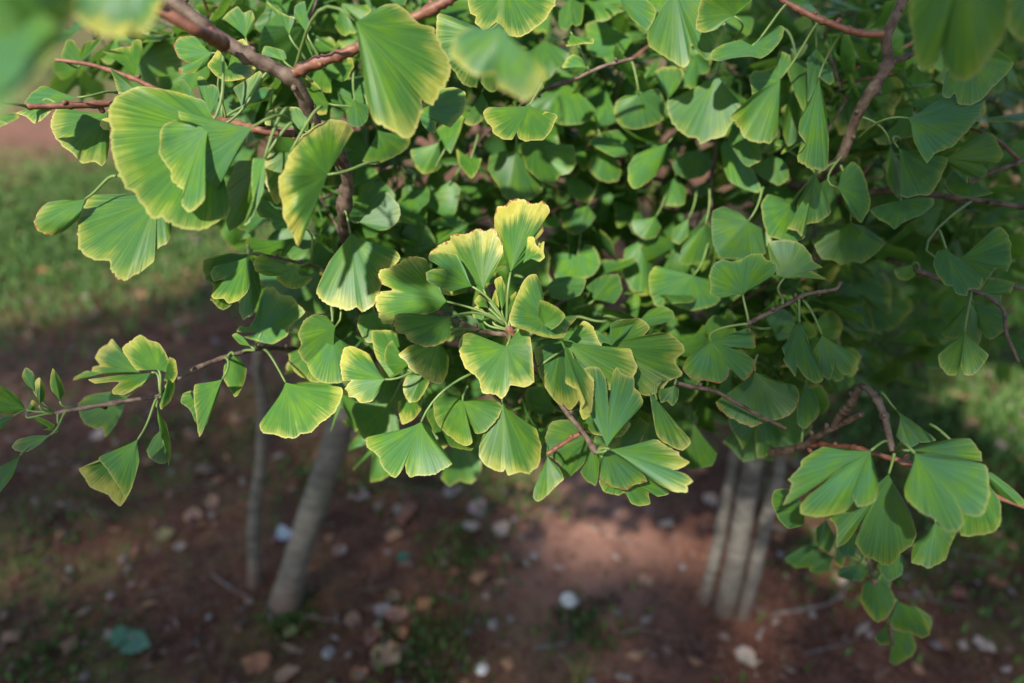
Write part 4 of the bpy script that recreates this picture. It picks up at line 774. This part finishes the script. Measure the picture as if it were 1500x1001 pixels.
pts = [bD + np.array((.02, .15, 2.2)), bD + np.array((.1, .3, 2.9)), bD + np.array((.15, .4, 3.8))]
for p in sorted(nd, key=lambda q: np.linalg.norm(q - pts[1]))[::5]:
    arr = np.array(pts); q = arr[int(np.argmin(np.linalg.norm(arr - p, axis=1)))]; dist = np.linalg.norm(p - q)
    c = catmull(np.array([q, (p + q) / 2 + np.array((0, 0, .06 * dist)), p]), 6); Vb, Fb = tube(c - bD, np.linspace(.003 + .012 * min(dist, .6), .002, 6), 5)
    link('twig', mesh('twig', Vb, Fb, M_TWIG), TREES['D']); pts.extend(list(c[1:]))

# ------------------------------------------------------------------ things on the ground
def dry_leaf(name, px, py, size, tone, label, group=None, fan=False, rot=None, cat='fallen leaf'):
    rnd = random.Random(int(px * 7 + py)); g = PG(px, py); n = 30; V = [(0, 0, .006)]; k = rnd.randint(3, 5)
    ph = rnd.uniform(0, 6)
    for ring, rr in ((0, .5), (1, 1.)):
        for i in range(n):
            an = 2 * math.pi * i / n
            if fan:
                t = (i / (n - 1) - .5) * 2; an = t * R(70); rad = 1. - (.45 if abs(t) < .05 else 0) + .05 * math.sin(i * 1.9)
                x, y = math.sin(an) * rad * rr, math.cos(an) * rad * rr - .4
            else:
                rad = .72 + .28 * abs(math.cos(an * k / 2 + ph)) + .07 * math.sin(an * 9 + ph); x, y = math.cos(an) * rad * rr * .8, math.sin(an) * rad * rr
            z = mnoise.noise(Vector((x * 1.7 + px, y * 1.7, py))) * .30 * rr + .16 * rr * rr * (1 if not fan else .4)
            V.append((x * size / 2, y * size / 2, z * size / 2 + .006))
    if fan: V[0] = (0, -.2 * size, .006)
    m_ = n - 1 if fan else n
    Fc = [(0, 1 + i, 1 + (i + 1) % n) for i in range(m_)] + [(1 + i, 1 + n + i, 1 + n + (i + 1) % n, 1 + (i + 1) % n) for i in range(m_)]
    me = mesh(name, V, Fc, M_DRY); c = np.array([(*[q * rnd.uniform(.8, 1.2) for q in tone], 1) for _ in V]); c[:, :3] *= 1.15 if not fan else 1.1; attr(me, 'tone', 'FLOAT_COLOR', c, 'color')
    o = link(name, me, None, (g[0], g[1], gz(g[0], g[1]))); o.rotation_euler = (rnd.uniform(-.25, .25), rnd.uniform(-.25, .25), rot if rot is not None else rnd.uniform(0, 6.28))
    return tag(o, label, cat, group)
dry_leaf('fallen_leaf', 195, 937, .112, (.11, .25, .14), 'fallen green fan shaped leaf lying on bare dark soil', fan=True, rot=2.6)
dry_leaf('fallen_leaf', 590, 815, .042, (.06, .20, .11), 'small fallen blue green leaf on leaf litter between the two trees', rot=.5)
dry_leaf('fallen_leaf', 240, 783, .055, (.30, .23, .09), 'fallen yellow and orange leaf beside the thin stem')
dry_leaf('fallen_leaf', 425, 921, .034, (.42, .36, .17), 'small fallen pale yellow leaf just below the thick pale stem')
dry_leaf('fallen_leaf', 415, 777, .045, (.52, .53, .58), 'pale grey dead leaf lying between the thick and the thin stem')
ANCH = [('thick pale stem', PG(412, 880)), ('thin stem', PG(368, 848)), ('three grey stems', PG(1062, 893)), ('large white pebble', PG(835, 879)), ('fallen green fan leaf', PG(195, 937)), ('flat off white pebble', PG(706, 979)),
        ('small blue green leaf', PG(590, 815)), ('painted sunlit patch', PG(850, 740)), ('thick grey dead stick', PG(812, 932)), ('long grey dead stick', PG(1190, 878)), ('yellow and orange leaf', PG(240, 783)), ('grass behind the three stems', PG(1440, 700)), ('short green grass', PG(60, 430))]
def beside(px, py):
    g = PG(px, py); return min(ANCH, key=lambda a: np.linalg.norm(a[1] - g))[0]
def size_word(s_): return 'small' if s_ < .04 else 'large' if s_ > .05 else 'medium'
TONES = {(.40, .17, .09): 'orange', (.36, .19, .12): 'tan orange', (.30, .12, .07): 'rust brown', (.42, .24, .15): 'pale orange', (.45, .31, .25): 'pinkish beige', (.38, .27, .24): 'greyish pink', (.50, .38, .30): 'cream'}
GO = 'orange brown dry leaves on the soil'; LO = 'dry curled orange brown leaf lying on the dark soil'
for px, py, s in ((375, 967, .058), (420, 990, .048), (565, 958, .068), (545, 928, .045), (583, 898, .05), (590, 757, .052), (575, 872, .04), (622, 884, .036), (590, 925, .025), (600, 742, .05), (282, 752, .05), (310, 735, .04), (1405, 870, .04), (1322, 915, .05), (1150, 675, .05), (1465, 850, .04), (665, 838, .028), (725, 822, .03), (525, 985, .035), (945, 855, .04), (1385, 945, .035), (515, 905, .04), (1020, 690, .06), (60, 396, .07)):
    tn = random.choice(((.40, .17, .09), (.36, .19, .12), (.30, .12, .07), (.42, .24, .15)))
    dry_leaf('fallen_leaf', px, py, s, tn, '%s %s dry curled leaf on the soil near the %s' % (size_word(s), TONES[tn], beside(px, py)), GO)
GP = 'pale pinkish dry leaves on the soil'; LP = 'pale pinkish beige dead leaf lying on the soil'
for px, py, s in ((530, 727, .04), (585, 745, .045), (1040, 735, .045), (1090, 970, .05), (500, 803, .036), (700, 745, .06), (660, 720, .05), (560, 890, .04), (1285, 880, .05), (1230, 850, .04), (735, 775, .05), (975, 770, .035), (1440, 945, .04), (260, 800, .03), (145, 640, .05), (690, 770, .045)):
    tn = random.choice(((.45, .31, .25), (.38, .27, .24), (.50, .38, .30)))
    dry_leaf('fallen_leaf', px, py, s, tn, '%s pale %s dead leaf on the soil near the %s' % (size_word(s), TONES[tn], beside(px, py)), GP)
def pebble(px, py, s, mat, label, group=None, flat=.6):
    g = PG(px, py); bm = bmesh.new(); bmesh.ops.create_icosphere(bm, subdivisions=3, radius=s / 2); rnd = random.Random(int(px + py))
    sx, sy = rnd.uniform(.9, 1.1), rnd.uniform(.8, 1.1)
    for v in bm.verts:
        k = 1 + .16 * mnoise.noise(v.co * (1.4 / s) * 1.2 + Vector((px, py, 0))) + .05 * mnoise.noise(v.co * 6 / s); v.co = Vector((v.co.x * k * sx, v.co.y * k * sy, v.co.z * k * flat))
    me = bpy.data.meshes.new('pebble'); bm.to_mesh(me); bm.free(); me.materials.append(mat); me.polygons.foreach_set('use_smooth', [True] * len(me.polygons))
    o = link('pebble', me, None, (g[0], g[1], gz(g[0], g[1]) + s * flat * .28)); o.rotation_euler[2] = rnd.uniform(0, 6); return tag(o, label, 'stone', group)
pebble(835, 879, .034, M_STONE, 'large round white pebble on the painted sunlit patch of reddish soil')
pebble(706, 979, .024, M_STONE, 'flat off white pebble on mossy soil near straw grass', flat=.4)
pebble(480, 951, .026, M_STONE2, 'pale grey pebble beside the dry orange leaves', flat=.4)
pebble(783, 812, .020, M_STONE2, 'small greyish pebble along the sunlit patch painted on the soil')
for px, py, s in ((808, 745, .014), (748, 905, .012), (905, 900, .013), (1000, 830, .013), (305, 900, .012), (1190, 900, .015), (1350, 905, .014), (100, 830, .013), (250, 690, .016)):
    pebble(px, py, s, M_STONE2, 'tiny grey stone half sunk in the soil near the %s' % beside(px, py), 'tiny stones in the soil')
def stick(p, q, r, label, group=None, bend=.02):
    a, b = PG(*p), PG(*q); a[2] = gz(a[0], a[1]) + r; b[2] = gz(b[0], b[1]) + r + .004; m_ = (a + b) / 2 + np.array((bend, -bend, .004))
    c = catmull(np.array([a, m_, b]), 12); V, Fc = tube(c - a, np.linspace(r, r * .55, 12) * (1 + .15 * wob(np.linspace(0, 3, 12), p[0])), 7)
    return tag(link('stick', mesh('stick', V, Fc, M_STICK), None, a), label, 'stick', group)
stick((780, 950), (845, 915), .0042, 'thick grey dead stick on the soil below the white pebble')
stick((1130, 905), (1250, 850), .004, 'long grey dead stick lying beside the three stemmed tree')
stick((310, 838), (362, 872), .0028, 'thin dead stick leaning towards the foot of the thin stem')
for p, q, r in (((430, 895), (530, 915), .002), ((860, 770), (930, 800), .0025), ((640, 860), (690, 890), .0018), ((560, 700), (640, 720), .002), ((200, 870), (290, 850), .002), ((900, 930), (990, 940), .002), ((1180, 960), (1260, 935), .002), ((1310, 870), (1420, 890), .0022), ((90, 740), (180, 760), .002), ((700, 700), (690, 760), .002), ((520, 860), (600, 850), .0017), ((240, 720), (330, 700), .002), ((1380, 800), (1480, 830), .0025), ((740, 880), (700, 850), .0017)):
    stick(p, q, r, 'thin grey brown dead twig lying on the soil near the %s' % beside((p[0] + q[0]) / 2, (p[1] + q[1]) / 2), 'dead twigs on the soil', random.uniform(-.015, .015))

# litter nobody could count: crumbs of leaf, bark and soil
def chips(n, name, tones, smin, smax, region):
    V = []; F_ = []; C_ = []; rnd = random.Random(5)
    while len(F_) < n * 2:
        x, y = region(rnd); s = rnd.uniform(smin, smax) * (1 + .25 * y); z = gz(x, y) + .002; an = rnd.uniform(0, 6.28); el = rnd.uniform(.3, 1.)
        k = len(V); tone = rnd.choice(tones); v_ = rnd.uniform(.6, 1.2)
        u = np.array((math.cos(an), math.sin(an), rnd.uniform(-.35, .35))) * s; w_ = np.array((-math.sin(an), math.cos(an), rnd.uniform(-.35, .35))) * s * el; c = np.array((x, y, z + .3 * s))
        for q in (u * rnd.uniform(.7, 1.2), w_ * rnd.uniform(.7, 1.2), -u * rnd.uniform(.7, 1.2), -w_ * rnd.uniform(.7, 1.2)): V.append(c + q)
        V.append(c + np.array((0, 0, s * .25))); F_ += [(k, k+1, k+4), (k+1, k+2, k+4), (k+2, k+3, k+4), (k+3, k, k+4)]
        C_ += [(*[t * v_ for t in tone], 1)] * 5
    me = mesh(name, V, F_, M_CHIP, False); attr(me, 'tone', 'FLOAT_COLOR', C_, 'color'); return me
reg = lambda r: (r.uniform(-1.9, 1.9), .45 + 3.0 * r.random() ** 1.5)
tag(link('leaf_litter', chips(8500, 'leaf_litter', ((.30, .20, .16), (.22, .13, .09), (.16, .09, .065), (.25, .19, .17), (.12, .065, .048), (.26, .13, .075), (.20, .10, .06), (.14, .08, .055), (.30, .24, .22)), .004, .012, reg)),
    'fine brown crumbs of dead leaves and bark strewn over the soil', 'litter', kind='stuff')
tag(link('leaf_litter', chips(950, 'leaf_litter', ((.30, .15, .08), (.34, .19, .11), (.26, .17, .12), (.36, .27, .22), (.22, .11, .07)), .010, .021, reg)), 'larger torn pieces of dry brown leaves scattered over the soil', 'litter', kind='stuff')
tag(link('soil_clods', chips(6500, 'soil_clods', ((.13, .052, .032), (.17, .075, .048), (.09, .036, .024)), .003, .011, reg)), 'small reddish brown clods of soil', 'soil', kind='stuff')
def blades(n, region, hmin, hmax, tones, wd=.0016, lean=.7):
    V = []; F_ = []; C_ = []; rnd = random.Random(11)
    for _ in range(n):
        x, y = region(rnd); h = rnd.uniform(hmin, hmax); an = rnd.uniform(0, 6.28); le = rnd.uniform(.1, lean) * h; wv = wd * rnd.uniform(.7, 1.5) * (1 + .3 * y)
        z = gz(x, y); k = len(V); sx, sy = -math.sin(an) * wv, math.cos(an) * wv; dx, dy = math.cos(an) * le, math.sin(an) * le
        V += [(x - sx, y - sy, z - .002), (x + sx, y + sy, z - .002), (x + dx*.4 - sx*.8, y + dy*.4 - sy*.8, z + h*.6), (x + dx*.4 + sx*.8, y + dy*.4 + sy*.8, z + h*.6), (x + dx, y + dy, z + h)]
        F_ += [(k, k+1, k+3, k+2), (k+2, k+3, k+4)]; t = rnd.choice(tones); v_ = rnd.uniform(.7, 1.25); C_ += [(*[q * v_ for q in t], 1)] * 5
    me = mesh('grass', V, F_, M_GRASS); attr(me, 'tone', 'FLOAT_COLOR', C_, 'color'); return me
GT = ((.07, .17, .03), (.10, .22, .04), (.06, .15, .035), (.15, .23, .06))
def patch(cs):
    def f(r):
        cx, cy, sx, sy = cs[r.randrange(len(cs))]; return r.gauss(cx, sx), max(.5, r.gauss(cy, sy))
    return f
tag(link('grass', blades(24000, patch([(-1.8, 3.2, .5, .55), (-2.3, 3.3, .55, .6), (-1.9, 2.8, .5, .4), (-2.8, 8.0, 2, 1.0)]), .010, .036, GT, .0030)), 'short green grass growing to the left of the thin stem', 'grass', kind='stuff')
tag(link('grass', blades(18000, patch([(1.45, 2.0, .45, .6), (2.3, 2.4, .8, .7), (1.2, 1.5, .25, .3), (1.5, 4.5, 2.0, 1.4)]), .010, .036, GT, .0026)), 'short bright green grass behind the tree with three stems', 'grass', kind='stuff')
mossy = [tuple(PG(x, y)[:2]) + (s, s) for x, y, s in ((620, 990, .06), (640, 920, .05), (720, 690, .07), (560, 690, .08), (240, 660, .12), (80, 780, .1), (70, 960, .06), (460, 690, .08), (1230, 830, .07), (770, 720, .06), (860, 920, .04), (680, 800, .06), (1440, 780, .08), (420, 900, .03), (1290, 800, .06), (100, 560, .15), (300, 620, .1), (1450, 700, .1))]
tag(link('ground_cover', blades(5200, patch(mossy), .006, .022, GT, .0022)), 'low mossy green ground cover in patches on the soil', 'moss', kind='stuff')
def tuft(px, py, n, h, tones, label):
    g = PG(px, py); rnd = random.Random(px)
    me = blades(n, lambda r: (g[0] + rnd.gauss(0, .008), g[1] + rnd.gauss(0, .008)), h * .5, h, tones, .0012, .9)
    me.transform(Matrix.Translation((-g[0], -g[1], -g[2]))); return tag(link('grass_tuft', me, None, g), label, 'grass tuft')
tuft(850, 1000, 26, .07, ((.32, .27, .10), (.22, .23, .07)), 'small straw coloured grass tuft near the flat pebble')
tuft(420, 912, 14, .035, GT, 'tiny green grass tuft at the foot of the thick pale stem')
